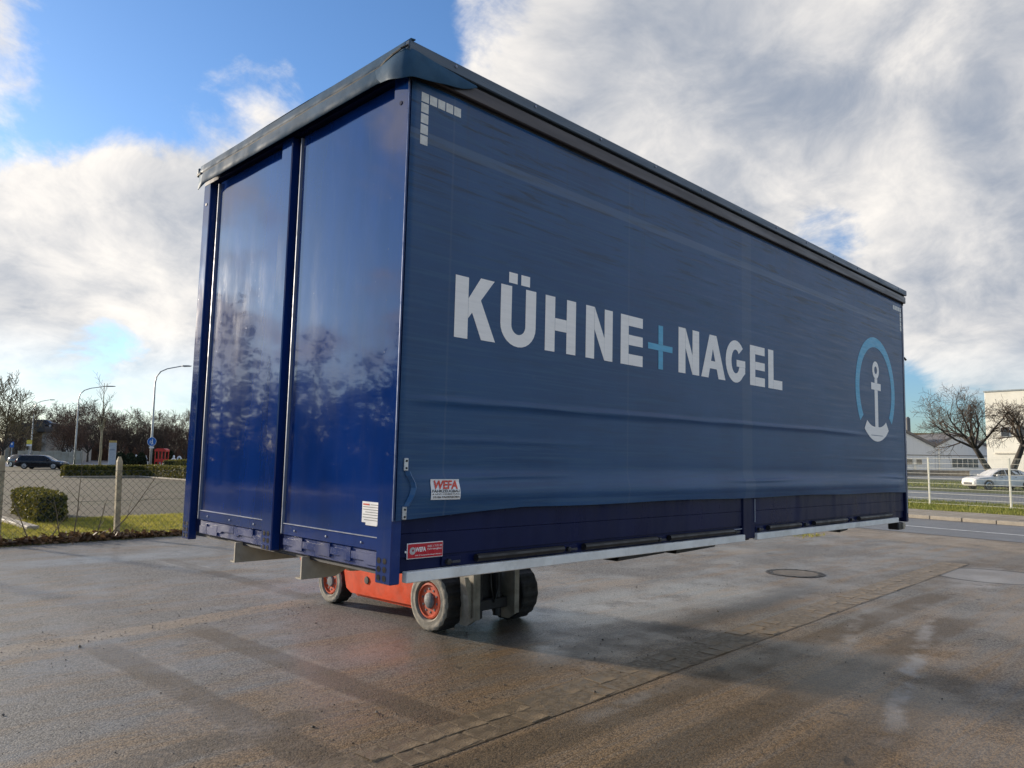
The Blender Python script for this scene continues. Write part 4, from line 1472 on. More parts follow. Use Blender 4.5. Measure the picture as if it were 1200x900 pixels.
        MB().box(.70 * k, .88 * k, s * .98 - .08, s * .98 + .08, .93 * hk, 1.05 * hk, .03).build('mirror', body, t)
        for x in (-.62, .38):
            MB().box(x * k, (x + .16) * k, s * .915 - .012, s * .915 + .012, .84 * hk, .865 * hk, .004).build('door_handle', trim, t)
        MB().box(-.95 * k, .95 * k, s * .905 - .02, s * .905 + .012, .20, .27, .01).build('sill', trim, t)
    MB().box(2.24 * k, 2.325 * k, -.42, .42, .36, .50, .01).build('grille', trim, t)
    MB().box(-2.335 * k, -2.29 * k, -.26, .26, .48, .60, .004).build('number_plate', mat('plate_white', (.7, .7, .68), .5), t)
    return t


# ------------------------------------------------------------------ left background
def at(x, y, d):
    """world point seen at pixel (x, y) at forward distance d"""
    return CAM + (cf + cr * ((x - 600) / FPX) - cu * ((y - 450) / FPX)) * d


def ground_at(x, d):
    q = at(x, 530, d)
    return (q.x, q.y, 0)


def build_left():
    conc = mat('post_concrete', (.38, .31, .195), .85, var=.2, vscale=5, bump=.4, bscale=40, dirt=(.20, .19, .13), dirt_amt=.6)
    wire = mat('fence_wire', (.10, .105, .09), .5, .6, var=.2)
    # chain-link fence
    f = thing('chain_link_fence', 'rusty chain link fence with two square concrete posts along the grass', 'fence', (1.0, 14.62, 0))
    posts = (-1.15, 1.22, 3.40, 5.80, 8.2)
    for i, x in enumerate(posts):
        lx = x - 1.0
        rr = random.Random(i)
        tl = rr.uniform(-.02, .02)
        if i == 2:
            tl = -.035
        m = MB()
        h = 1.72
        w = .052
        m.add([(lx - w, -w, 0), (lx + w, -w, 0), (lx + w, w, 0), (lx - w, w, 0)] +
              [(lx + tl * .92 - w, -w, h * .94), (lx + tl * .92 + w, -w, h * .94), (lx + tl * .92 + w, w, h * .94), (lx + tl * .92 - w, w, h * .94)] +
              [(lx + tl - w * .45, -w * .45, h), (lx + tl + w * .45, -w * .45, h), (lx + tl + w * .45, w * .45, h), (lx + tl - w * .45, w * .45, h)],
              [(0, 1, 5, 4), (1, 2, 6, 5), (2, 3, 7, 6), (3, 0, 4, 7), (4, 5, 9, 8), (5, 6, 10, 9), (6, 7, 11, 10), (7, 4, 8, 11), (8, 9, 10, 11)])
        m.build('post', conc, f)
    for z in (.10, .78, 1.42):
        MB().tube([(-3.5, -.07, z), (.0, -.07, z - .008), (2.4, -.07, z), (8, -.07, z)], .0028, 4).build('tension_wire', wire, f)
    m = MB()
    c = .145; H = 1.34; x0, x1 = -3.5, 7.2
    k = x0 - H
    while k < x1:
        for s in (1, -1):
            pts = []
            for (a, z) in ((k, .09), (k + H, .09 + H)):
                pts.append((a if s > 0 else (x0 + x1) - a, -.068 - .002 * s, z))
            xa, xb = sorted((pts[0][0], pts[1][0]))
            if xb > x0 and xa < x1:
                m.tube(pts, .0030, 3, False)
        k += c
    o = m.build('wire_mesh', wire, f, fix=False); o['kind'] = 'stuff'
    # grass, leaves, saplings
    rs = np.random.RandomState(4)
    n = 52000
    P = np.stack([-2.5 + rs.rand(n) * 11.5, 14.5 + rs.rand(n) ** .8 * 5.5, np.full(n, .008)], 1)
    gm = leaf_mat('grass_blade', (.20, .22, .032), (.52, .44, .10), 1.6, .35)
    blade_field('verge_grass', P, .055, .006, gm, 'sunlit yellow-green grass strip behind the chain link fence', seed=5)
    n = 3200
    P = np.stack([-2.5 + rs.rand(n) * 11, 14.02 + np.abs(rs.normal(0, .24, n)) * (rs.rand(n) < .93) + rs.rand(n) * .12, .012 + rs.rand(n) ** 2 * .09], 1)
    lm = leaf_mat('dead_leaf', (.055, .028, .014), (.21, .12, .055), 5.0, .15)
    n2 = 380
    P2 = np.stack([2.6 + rs.normal(0, .55, n2), 14.22 + rs.normal(0, .16, n2), .02 + rs.rand(n2) ** 1.8 * .15], 1)
    P = np.concatenate([P, P2])
    o = leaf_quads('fallen_leaves', P, .062, lm, None, 3, .45)
    tag(o, 'brown fallen leaves heaped along the foot of the fence', 'leaves', kind='stuff')
    n = 2600
    P = np.stack([-2.5 + rs.rand(n) * 11, 13.86 + rs.rand(n) * .35, np.full(n, .004)], 1)
    blade_field('edge_moss', P, .02, .008, leaf_mat('moss', (.06, .075, .015), (.14, .13, .03), 3, .2), 'low moss along the edge of the asphalt below the fence', seed=8)
    tw = mat('sapling_bark', (.17, .125, .075), .8, var=.3, vscale=20)
    sap = [((1.75, 14.45), (-.32, 0, .95), 'bent dark sapling stem leaning left at the fence'), ((2.55, 14.5), (.05, .05, 1.55), 'tallest straight sapling stem between the fence posts'),
           ((2.95, 14.45), (.12, 0, .75), 'short forked sapling just left of the fence post'), ((3.15, 14.38), (.95, -.1, 1.35), 'long thin stem slanting right across the fence post'),
           ((2.30, 14.5), (-.12, .0, .9), 'thin pale sapling left of the tallest stem'), ((2.05, 14.4), (.35, 0, .55), 'low sapling arching right by the leaf heap')]
    for i, ((x, y), d, lab) in enumerate(sap):
        rng = random.Random(40 + i)
        out = [[] for _ in range(4)]
        v = Vector(d)
        grow(rng, Vector((0, 0, 0)), v, v.length, .015, 0, 1, out, .05, .10, (3, 5), .35, 7, .25, (20, 45))
        m = MB()
        for lv in out:
            for p, r in lv:
                m.tube(p, [max(.0035, q) for q in r], 5, False)
        t = thing('sapling', lab, 'sapling', (x, y, 0), 0, 'saplings along the fence')
        m.build('stem', tw, t, fix=False)
    # hedges
    a = math.atan2(4.7, .5)
    hedge('cube-shaped clipped hedge standing alone behind the chain link fence', 3.38, 21.0, R(-5), .66, 4.2, .69, 9000, .04, 'clipped hedges', 2)
    hedge('long low hedge with a dark face across the car park', 16.4, 58.9, R(-2), 5.4, 1.1, .80, 6500, .075, 'clipped hedges', 3)
    hedge('sunlit low hedge running towards the blue swap body', 19.3, 52.6, R(-2), 1.0, 12.0, .86, 7500, .07, 'clipped hedges', 4)
    hedge('far dark hedge behind the lamp post with the blue sign', 41, 104, R(-30), 1.2, 34, .95, 3500, .14, 'clipped hedges', 6)
    kerbm = mat('kerb_concrete', (.36, .31, .24))
    MB().box(18.30, 18.62, 44, 58.4, 0, .10, .02).build('lot_kerb', kerbm)['kind'] = 'structure'
    MB().box(13.4, 18.3, 57.9, 58.2, 0, .10, .02).build('lot_kerb', kerbm)['kind'] = 'structure'
    MB().box(.9, 1.15, 17.2, 21.4, 0, .10, .02, Matrix.Translation((1.4, 0, 0)) ).build('lot_kerb', kerbm)['kind'] = 'structure'
    # lamp posts
    galv = mat('lamp_galvanised', (.40, .42, .44), .42, .6, var=.15, vscale=2)
    spec = [(177, 70, 'nearest street lamp, pale post with a round blue sign', (220, 428)), (88, 94, 'second street lamp, beside the slim bare tree', (131, 452)),
            (36, 118, 'third street lamp above the yellow sign', (62, 468)), (19, 146, 'farthest street lamp, half hidden behind another lamp', (41, 479))]
    for i, (px, d, lab, tip) in enumerate(spec):
        b = Vector(ground_at(px, d))
        e = at(tip[0], tip[1], d)
        t = thing('street_lamp', lab, 'street lamp', b, 0, 'street lamps along the far road')
        v = Vector((e.x - b.x, e.y - b.y, 0)); hh = e.z
        pts = [Vector((0, 0, 0)), Vector((0, 0, hh * .3)), Vector((0, 0, hh * .6)), Vector((0, 0, hh * .84)), v * .04 + Vector((0, 0, hh * .90)), v * .16 + Vector((0, 0, hh * .945)), v * .36 + Vector((0, 0, hh * .97)), v * .8 + Vector((0, 0, hh * .992))]
        MB().tube(pts, [.11, .105, .085, .07, .06, .055, .05, .045], 10).build('post', galv, t, True)
        dv = v.normalized(); nv = Vector((-dv.y, dv.x, 0))
        hd = MB()
        for u, w, z0_, z1_ in ((.8, .05, -.04, .04), (.88, .16, -.06, .07), (1.05, .15, -.05, .06), (1.12, .04, -.02, .03)):
            for sw, z in ((-1, z0_), (1, z0_), (1, z1_), (-1, z1_)):
                hd.v.append(v * u + nv * w * sw + Vector((0, 0, hh * .992 + z)))
        hd.f = [(a_ * 4 + q, a_ * 4 + (q + 1) % 4, a_ * 4 + 4 + (q + 1) % 4, a_ * 4 + 4 + q) for a_ in range(3) for q in range(4)] + [(0, 1, 2, 3), (12, 13, 14, 15)]
        hd.build('lamp_head', mat('lamp_head_grey', (.30, .31, .32), .5, .3), t)
    # round blue sign on the first lamp
    q = at(178, 517.5, 69.7)
    s = thing('round_sign', 'round blue footway sign with white figures and a small white plate below', 'sign', q, YAW - math.pi / 2)
    bl = mat('sign_blue', (.012, .13, .46), .4, var=.05)
    wh = mat('sign_white', (.78, .78, .77), .45, var=.05)
    MB().lathe([(.0, .40), (-.02, .42), (-.022, .39), (-.022, .0001)], 28, (0, 0, 0), 'Y').build('disc', bl, s)
    MB().lathe([(-.021, .42), (-.025, .42), (-.025, .395), (-.021, .395)], 28, (0, 0, 0), 'Y').build('rim', wh, s)
    fig = MB()
    def stick(pts, r_):
        fig.tube([(x, -.03, z) for x, z in pts], r_, 5)
    for ox, sc in ((.06, 1.0), (-.13, .65)):
        fig.lathe([(-.034, .0001), (-.034, .055 * sc)], 10, (ox, 0, .22 * sc - .02), 'Y')
        stick([(ox, .15 * sc - .02), (ox, -.04 * sc)], .045 * sc)
        stick([(ox, -.04 * sc), (ox - .07 * sc, -.27 * sc)], .03 * sc)
        stick([(ox, -.04 * sc), (ox + .08 * sc, -.27 * sc)], .03 * sc)
        stick([(ox, .11 * sc), (ox - .11 * sc, -.02 * sc)], .022 * sc)
    fig.build('figures', wh, s)
    MB().box(-.22, .22, -.02, 0, -.62, -.46, .005).build('plate', wh, s)
    # cars in the lot
    b = ground_at(51, 80)
    build_car('parked_car', 'black estate car parked side on across the car park', (b[0], b[1], 0), YAW - math.pi / 2 + R(8), (.008, .009, .013), True, 'cars in the left car park', length=4.7)
    b = ground_at(31, 88)
    build_car('parked_car', 'dark red-lit car standing partly behind the black estate', (b[0], b[1], 0), YAW - math.pi / 2 + R(-25), (.03, .012, .015), True, 'cars in the left car park', tail=(.55, .02, .02), length=4.3)
    # slim young tree
    b = ground_at(118, 92)
    make_tree('young_tree', 'slim bare young tree with pale trunk between two street lamps', b, .4, None, BARKP, TWIG, seed=11, height=10.6, trunk_h=4.6, r0=.14, levels=3, kids=(5, 7), minr=.012, spread=(14, 30), up=.32, curl=.08, limbs=9, ratio=.42, limb=.62)
    # edge-of-town trees
    protos = []
    for sd, tw_, hh in ((21, TWIG, 9), (22, TWIGR, 9), (23, TWIG, 9), (24, TWIGY, 9)):
        a_, b_ = tree_meshes(seed=sd, height=hh, trunk_h=1.8, r0=.16, levels=4, kids=(4, 6), minr=.022, spread=(18, 55), up=.22, curl=.2, limbs=7)
        ta = a_.build('trunk', BARKD, None, True, fix=False); cb = b_.build('crown', tw_, None, False, fix=False)
        protos.append((ta.data, cb.data))
        bpy.data.objects.remove(ta); bpy.data.objects.remove(cb)
    names = ['big ochre bare tree at the left edge of the picture', 'tall bare tree right of the big ochre one', 'bare tree behind the concrete bridge', 'bare tree above the bridge deck', 'broad bare tree right of the bridge',
             'bare tree over the white gable', 'bare tree left of the second street lamp', 'bare tree right of the second street lamp', 'bare tree behind the slim young tree', 'reddish bare tree right of the slim young tree',
             'bare tree above the grey sign board', 'reddish bare tree between young tree and nearest lamp', 'bare tree just left of the nearest lamp', 'bare tree just right of the nearest lamp', 'bare tree above the red frame', 'bare tree close to the blue swap body edge',
             'rightmost bare tree beside the blue swap body', 'small ochre bush tree below the bridge', 'bare tree covering the right end of the bridge', 'low bare tree covering the left end of the bridge', 'low bare tree between the bridge and the second lamp']
    tl = [(4, 95, 9.5, 3), (20, 165, 9.8, 0), (45, 260, 15, 0), (62, 265, 15, 2), (72, 170, 9.6, 0), (82, 175, 10, 1), (92, 150, 8.6, 2), (103, 145, 9.6, 0), (116, 170, 11, 2), (130, 160, 8.8, 1), (142, 150, 8.2, 0), (153, 165, 9.4, 1), (166, 150, 8.0, 2), (180, 160, 8.8, 1), (192, 150, 7.8, 2), (203, 165, 9.0, 0), (216, 150, 8.4, 1), (33, 132, 4.6, 3), (72, 130, 8.0, 0), (22, 128, 7.4, 2), (82, 128, 6.8, 1)]
    rr = random.Random(9)
    for (px, d, h, k), lab in zip(tl, names):
        b = ground_at(px, d)
        t = thing('bare_tree', lab, 'tree', b, rr.uniform(0, 6.28), 'bare trees beyond the car park')
        sc = h / 9.0
        t.scale = (sc * 1.05, sc * 1.05, sc)
        for nm, me in zip(('trunk', 'crown'), protos[k]):
            o = bpy.data.objects.new(nm, me); COL.objects.link(o); o.parent = t
    # dense thicket behind them
    m = MB(); rr = random.Random(12)
    for i in range(8500):
        px = rr.uniform(-60, 330); d = rr.uniform(172, 215)
        b = Vector(ground_at(px, d))
        h = rr.uniform(2.4, 8.6) * (1 if px > 75 else .75) * (.85 + .2 * math.sin(px * .11))
        dx, dy = rr.gauss(0, .13) * h, rr.gauss(0, .13) * h
        m.tube([b, b + Vector((dx * .4, dy * .4, h * .55)), b + Vector((dx, dy, h))], [.085, .06, .03], 3, False)
    o = m.build('thicket', TWIGR, fix=False)
    tag(o, 'dense brown leafless thicket along the skyline left of the swap body', 'thicket', kind='stuff')
    # conifers / dark clipped cones
    rs = np.random.RandomState(3)
    con = leaf_mat('cone_leaf', (.012, .022, .010), (.035, .05, .02), 2, .1)
    for i, (px, d, h, r_, lab) in enumerate([(141, 112, 1.9, 1.1, 'dark rounded shrub right of the grey sign board'), (153, 112, 1.8, 1.0, 'dark rounded shrub left of the nearest lamp'), (181, 116, 2.2, .7, 'dark pointed shrub left of the red frame'), (199, 116, 2.3, .8, 'dark pointed shrub right of the red frame'), (166, 115, 1.9, .8, 'dark shrub beside the white figures')]):
        b = ground_at(px, d)
        t = thing('dark_shrub', lab, 'shrub', b, 0, 'dark shrubs by the far road')
        n = 1500
        z = rs.rand(n); a_ = rs.rand(n) * 6.283
        r0 = r_ * np.sqrt(np.clip(1 - z ** 2, 0, 1)) * (.8 + .25 * rs.rand(n))
        P = np.stack([np.cos(a_) * r0, np.sin(a_) * r0, z * h], 1)
        leaf_quads('foliage', P, .13, con, t, i)
        MB().lathe([(0, r_ * .8), (h * .5, r_ * .7), (h * .9, .15)], 10, axis='Z').build('core', HEDGE_DARK, t)
    # grey sign board, yellow sign, blue sign, red frame, white figures
    def face(px, py, d, name, lab, cat, group=None):
        q = at(px, py, d)
        return thing(name, lab, cat, (q.x, q.y, 0), YAW - math.pi / 2, group), q.z
    t, z = face(132, 526, 105, 'sign_board', 'pale grey free-standing sign board with ochre top', 'sign board')
    MB().box(-.5, .5, -.06, .06, .1, z + .85, .02).build('panel', mat('board_grey', (.42, .45, .48), .5, var=.1), t)
    MB().box(-.5, .5, -.065, .065, z + .86, z + 1.15, .01).build('header', mat('board_ochre', (.50, .34, .10), .5), t)
    MB().box(-.35, .35, -.072, -.061, z - .2, z - .05).build('print_line', mat('board_print', (.25, .28, .33), .5), t)
    t, z = face(34.5, 518, 116, 'direction_sign', 'small yellow sign on the third street lamp', 'sign')
    MB().box(-.42, .42, -.03, .0, z - .3, z + .32, .02).build('panel', mat('sign_yellow', (.75, .60, .08), .5), t)
    MB().tube([(0, .05, 0), (0, .05, z + .3)], .04, 6).build('post', mat('lamp_galvanised', (.4, .42, .44)), t)
    MB().box(-.42, .42, -.03, .0, z - .62, z - .36, .02).build('panel', mat('sign_white', (.78, .78, .77)), t)
    t, z = face(14, 521, 112, 'parking_sign', 'small square blue sign near the left edge', 'sign')
    MB().box(-.30, .30, -.03, .0, z - .42, z + .42, .02).build('panel', mat('sign_blue', (.012, .13, .46)), t)
    MB().tube([(0, .05, 0), (0, .05, z + .3)], .04, 6).build('post', mat('lamp_galvanised', (.4, .42, .44)), t)
    MB().box(-.12, .12, -.038, -.031, z - .05, z + .25, .004).build('symbol', mat('sign_white', (.78, .78, .77)), t)
    t, z = face(190, 527, 112, 'red_machine', 'bright red roofed frame standing by the far trees', 'machine')
    rd = mat('machine_red', (.55, .03, .02), .45, var=.15, vscale=3)  # red machine simplified to a roofed frame with openings
    MB().box(-.75, .75, -.5, .5, .55, 1.0, .03).build('machine_body', rd, t)
    MB().prism([(-.85, 2.1), (.85, 2.1), (.85, 2.35), (.5, 2.55), (-.5, 2.55), (-.85, 2.35)], -.6, .6, 'Y').build('roof', rd, t)
    for x in (-.75, -.25, .25, .75):
        for y in (-.5, .5):
            MB().box(x - .05, x + .05, y - .05, y + .05, 0, 2.1).build('post', rd, t)
    wm = mat('white_figure', (.68, .70, .72), .5, var=.1)
    for i, (px, py, d, sx, h, lab) in enumerate([(160, 530, 118, .5, 1.3, 'small white statue behind the far hedge'), (171, 531, 118, .8, 1.2, 'wider white statue left of the red frame'), (204, 531, 112, .75, 1.3, 'white statue right of the red frame'), (210.5, 530, 112, .8, 1.6, 'white arched garden ornament beside the swap body edge')]):
        t, z = face(px, py, d, 'garden_statue', lab, 'statue', 'white garden statues')
        MB().box(-sx / 2, sx / 2, -.25, .25, 0, .5, .03).build('plinth', wm, t)
        if i == 3:
            N = 12
            pts = [(sx * .42 * math.cos(math.pi * k_ / N), 0, .55 + .8 * math.sin(math.pi * k_ / N)) for k_ in range(N + 1)]
            MB().tube(pts, .13, 8).build('arch', wm, t)
        else:
            MB().lathe([(.5, .24), (.8, .20), (1.0, .26), (1.2, .12), (h, .15), (h + .2, .12), (h + .28, .01)], 12, axis='Z').build('figure', wm, t)
            MB().tube([(-.2, 0, 1.05), (-sx * .5, -.1, .85), (-sx * .3, -.2, .7)], .07, 6).build('arm', wm, t)
    # bridge over the far road, with a dark car on it
    cr_ = mat('bridge_concrete', (.30, .28, .25), .8, var=.2, vscale=.5)
    dk = mat('bridge_deck', (.055, .055, .058), .7, var=.2, vscale=.4)
    t, z = face(52, 500, 140, 'road_bridge', 'dark road bridge on pale concrete piers in the far left', 'bridge')
    MB().box(-3.6, 2.6, -4, 4, z - 1.1, z - .2, .1).build('deck', dk, t)
    MB().box(-3.6, 2.6, -4.3, -4.05, z - .2, z + .5, .03).build('parapet', dk, t)
    for x in (-1.9, 1.5):
        MB().box(x, x + .9, -3, 3, 0, z - 1.1, .1).build('pier', cr_, t)
    MB().box(-4.4, -3.6, -4, 4, 0, z - .2, .1).build('abutment', cr_, t)
    q = at(54, 496, 140)
    build_car('bridge_car', 'dark car crossing the far road bridge', (q.x, q.y, t.location.z + z - .19), YAW - math.pi / 2, (.02, .022, .028), True, None, length=4.4)
    # low concrete slab wall and white gabled house
    t, z = face(60, 531, 125, 'slab_wall', 'long low beige concrete slab wall beyond the far road', 'wall')
    cw = mat('wall_beige', (.36, .335, .27), .8, var=.15, vscale=1.0, dirt=(.2, .19, .15))
    for k_ in range(9):
        x = -5.5 + k_ * 1.2
        MB().box(x, x + 1.16, -.08, .08, 0, 1.95 + .12 * math.sin(k_ * 1.7), .02).build('wall_slab', cw, t)
    t, z = face(80, 528, 160, 'gabled_house', 'small white gabled house behind the slab wall', 'house')
    pw = mat('house_white', (.70, .68, .62), .7, var=.06, vscale=1)
    MB().prism([(-1.6, 0), (1.6, 0), (1.6, 3.0), (0, 5.0), (-1.6, 3.0)], 0, 6, 'Y').build('wall', pw, t)
    MB().prism([(-1.8, 2.85), (0, 5.1), (1.8, 2.85), (1.8, 3.0), (0, 5.3), (-1.8, 3.0)], .05, 6.3, 'Y').build('roof', mat('house_roof', (.11, .06, .05), .7), t)
    MB().box(-.35, .35, -.04, -.005, 3.1, 3.8, .01).build('window', mat('car_glass', (.01, .013, .016)), t)
    # trees off to the left, seen only as the dark reflection in the end wall
    labs = ['tall tree mirrored darkly in the left end panel', 'dense tree mirrored low in the right end panel', 'tree mirrored at the middle post of the end wall', 'tree mirrored near the left corner post', 'tree mirrored near the right corner post']
    for i, (x, y, h, sd) in enumerate([(-20, 47, 9.6, 31), (-31, 41, 9.6, 32), (-14, 50, 8.0, 33), (-9, 54, 7.0, 34), (-26, 45, 8.2, 35)]):
        t = thing('garden_tree', labs[i], 'tree', (x, y, 0), i * 2.0, 'trees mirrored in the end wall')
        a_, b_ = tree_meshes(seed=sd, height=h, trunk_h=1.6, r0=.22, levels=3, kids=(5, 7), minr=.02, spread=(30, 70), limbs=9)
        a_.build('trunk', BARKD, t, True, fix=False)
        pts = np.array(b_.v)[::3]
        rs2 = np.random.RandomState(sd)
        k_ = min(len(pts), 5000)
        pts = pts[rs2.choice(len(pts), k_, replace=False)] + rs2.normal(0, .14, (k_, 3))
        leaf_quads('crown', pts, .26, con, t, sd)
    rr = random.Random(77)
    m = MB()
    for i in range(2600):
        an = R(rr.uniform(95, 165)); d = rr.uniform(62, 80)
        b = Vector((d * math.cos(an), d * math.sin(an), 0))
        h = rr.uniform(2.5, 6.4)
        dx, dy = rr.gauss(0, .15) * h, rr.gauss(0, .15) * h
        m.tube([b, b + Vector((dx * .4, dy * .4, h * .55)), b + Vector((dx, dy, h))], [.14, .10, .04], 3, False)
    o = m.build('thicket', BARKD, fix=False)
    tag(o, 'dark thicket mirrored along the lower end wall', 'thicket', kind='stuff')


build_left()


# ------------------------------------------------------------------ right background
def build_right():
    wp = mat('fence_white', (.74, .72, .62), .45, var=.06, vscale=4)
    ang = math.atan2(RT.y, RT.x)
    f = thing('mesh_fence', 'cream welded mesh fence on slim posts along the footpath', 'fence', rp(7.05, 0, .1), ang)
    P0 = -1.02      # t of the first visible post, in the fence's own frame
    inv = Matrix.Rotation(-ang, 3, 'Z')
    def tl(x, y):
        return (inv @ (Vector((x, y, 0)) - Vector(rp(7.05, 0, 0)))).x
    ta, tb = tl(30.96, 4.27), tl(32.11, 7.19)
    sp = tb - ta
    Hf = 1.93
    for k in range(-3, 5):
        t_ = ta + k * sp
        MB().box(t_ - .032, t_ + .032, -.03, .03, 0, Hf, .004).build('post', wp, f)
        MB().box(t_ - .036, t_ + .036, -.034, .034, Hf + .001, Hf + .02, .004).build('post_cap', wp, f)
        if k == 4:
            break
        m = MB()
        n = 62
        for i in range(n + 1):
            x = t_ + .02 + (sp - .04) * i / n
            m.tube([(x, .045, .05), (x, .045, Hf - .02)], .0028, 3, False)
        mo = m.build('wire_panel', wp, f, fix=False)
        m = MB()
        z = .07
        while z < Hf:
            for dy in (.040, .050):
                m.box(t_, t_ + sp, dy - .004, dy + .004, z - .0045, z + .0045)
            z += .205
        m.build('cross_wires', wp, f, fix=False)
    # grass along it
    rs = np.random.RandomState(14)
    n = 26000
    tt = -9 + rs.rand(n) * 20; nn = 3.05 + rs.rand(n) * 7.3
    P = np.stack([RO.x + RN.x * nn + RT.x * tt, RO.y + RN.y * nn + RT.y * tt, np.full(n, .105)], 1)
    gm = leaf_mat('roadside_blade', (.10, .145, .022), (.33, .31, .065), .8, .3)
    blade_field('roadside_blades', P, .09, .012, gm, 'short green grass between the footpath and the cream fence', seed=15)
    n = 9000
    tt = -18 + rs.rand(n) * 45; nn = 34 + rs.rand(n) * 22
    P = np.stack([RO.x + RN.x * nn + RT.x * tt, RO.y + RN.y * nn + RT.y * tt, np.full(n, .016)], 1)
    blade_field('far_blades', P, .12, .03, gm, 'grass behind the white car on the right', seed=16)
    n = 1600
    P = np.stack([15.2 + rs.rand(n) * 1.6, 4.8 + rs.rand(n) * 3.2, np.full(n, .003)], 1)
    keep = rs.rand(n) < np.exp(-((P[:, 0] - 16.2) / .5) ** 2)
    blade_field('edge_grass', P[keep], .05, .008, leaf_mat('grass_blade', (.09, .115, .022), (.28, .24, .065)), 'small tuft of grass at the edge of the yard by the street', seed=17)
    # white car
    q = at(1171, 560, 54)
    build_car('white_car', 'white saloon car parked behind the cream mesh fence', (q.x, q.y, .012), YAW + math.pi / 2 + R(4), (.72, .70, .66), False, None, length=4.75, height=1.52)
    # two leaning bare trees
    b = ground_at(1168, 70)
    v = at(1135, 500, 70) - at(1168, 555, 70)
    make_tree('leaning_tree', 'dark bare tree leaning left in front of the pale gabled hall', b, 0, 'leaning bare trees', BARKD, TWIG, seed=51, height=9.3, trunk_h=3.3, r0=.27, levels=4, kids=(5, 7), minr=.011, lean=(v.x * .85, v.y * .85), spread=(25, 72), up=.14, limbs=7, leader=False, ratio=.64)
    b = ground_at(1178, 66)
    v = at(1196, 490, 66) - at(1178, 555, 66)
    make_tree('leaning_tree', 'dark bare tree leaning right in front of the cream building', b, 0, 'leaning bare trees', BARKD, TWIG, seed=57, height=8.0, trunk_h=3.6, r0=.28, levels=4, kids=(5, 7), minr=.011, lean=(v.x, v.y), spread=(25, 75), up=.10, limbs=7, leader=False, ratio=.64)
    # pale hall with two gables
    wl = mat('hall_cladding_shaded', (.56, .60, .64), .6, var=.05, vscale=1.0, stretch=(8, 8, .3))  # white cladding, tinted blue to put its shade into the colour
    rf = mat('hall_roof', (.12, .115, .115), .6, var=.15, vscale=1)
    gl = mat('hall_window', (.06, .065, .07), .2, var=.2)
    wf = mat('hall_frame', (.62, .62, .58), .5)
    D = 124
    q = at(1097, 556, D)
    t = thing('gabled_hall', 'white hall with bluish shade put into its colour, two low gables and dark roof edges', 'hall', (q.x, q.y, 0), YAW - math.pi / 2)
    mpp = D / FPX
    def X(px):
        return (px - 1097) * mpp
    def Z(py):
        return 1.8 + (542.5 - py) * mpp
    gables = [((1020, 1097), 1062, 506, 523), ((1097, 1162), 1124, 509, 523)]
    for (xa, xb), xp, zp, ze in gables:
        MB().prism([(X(xa), 0), (X(xb) - .05, 0), (X(xb) - .05, Z(ze)), (X(xp), Z(zp)), (X(xa), Z(ze))], 0, 30, 'Y').build('wall', wl, t)
        th = .45
        MB().prism([(X(xa) - .2, Z(ze) - .1), (X(xp), Z(zp) - .02), (X(xb) + .1, Z(ze) - .1), (X(xb) + .1, Z(ze) + th - .1), (X(xp), Z(zp) + th), (X(xa) - .2, Z(ze) + th - .1)], -.3, 30.2, 'Y').build('roof', rf, t)
    def window(xa, xb, ya, yb, panes):
        fr = MB().box(X(xa), X(xb), -.06, .05, Z(yb), Z(ya), .02).build('window', wf, t)
        w = (X(xb) - X(xa)) / panes
        for k in range(panes):
            MB().box(X(xa) + w * k + .06, X(xa) + w * (k + 1) - .06, -.09, -.0605, Z(yb) + .1, Z(ya) - .1).build('pane', gl, fr)
    window(1116, 1147, 536, 547, 5)
    window(1062, 1070, 537, 544, 1)
    window(1074, 1081, 537, 544, 1)
    MB().box(X(1070.5), X(1074), -.08, -.01, 0, Z(537), .02).build('door', wf, t)
    MB().box(X(1100), X(1102), -.1, -.01, 0, Z(525), .02).build('downpipe', wf, t)
    MB().box(X(1040), X(1160), -.05, -.005, Z(533.2), Z(532.4)).build('cladding_joint', rf, t)
    q2 = at(1100, 556, 112)
    lw = thing('low_wall', 'dark low wall running in front of the pale gabled hall', 'wall', (q2.x, q2.y, 0), YAW - math.pi / 2)
    MB().box(-9, 4.5, -.2, .2, 0, .75, .03).build('wall', mat('lowwall_brown', (.17, .15, .13), .8, var=.2, vscale=2), lw)
    MB().box(-9.1, 4.6, -.26, .26, .752, .83, .02).build('coping', mat('lowwall_cap', (.25, .23, .2), .8), lw)
    # cream block
    cm = mat('cream_render', (.88, .83, .69), .7, var=.05, vscale=.6, dirt=(.52, .48, .38), dirt_amt=.3)
    D = 104
    mpp = D / FPX
    q = at(1158, 556, D)
    t = thing('cream_building', 'tall flat-roofed cream building at the right edge', 'building', (q.x, q.y, 0), YAW - math.pi / 2 + R(-52))
    zt = 1.8 + (543.5 - 459) * mpp
    MB().box(0, 16, 0, 14, 0, zt, .03).build('wall', cm, t)
    MB().box(-.12, 16.1, -.12, 14.1, zt + .001, zt + .22, .03).build('parapet', mat('parapet_grey', (.34, .37, .36), .5), t)
    def cw(xa, xb, ya, yb):
        x0_, x1_ = (xa - 1158) * mpp, (xb - 1158) * mpp
        z0_, z1_ = 1.8 + (543.5 - yb) * mpp, 1.8 + (543.5 - ya) * mpp
        fr = MB().box(x0_, x1_, -.05, .05, z0_, z1_, .02).build('window', wf, t)
        MB().box(x0_ + .1, x1_ - .1, -.07, -.051, z0_ + .1, z1_ - .1).build('pane', gl, fr)
    cw(1173, 1183, 500, 512)
    cw(1189, 1199, 500, 512)
    cw(1205, 1215, 500, 512)
    MB().box(1.0, 4.5, -.14, -.005, 1.8 + (543.5 - 531.5) * mpp, 1.8 + (543.5 - 530) * mpp, .01).build('canopy_lip', mat('canopy_cream', (.55, .5, .4), .6), t)
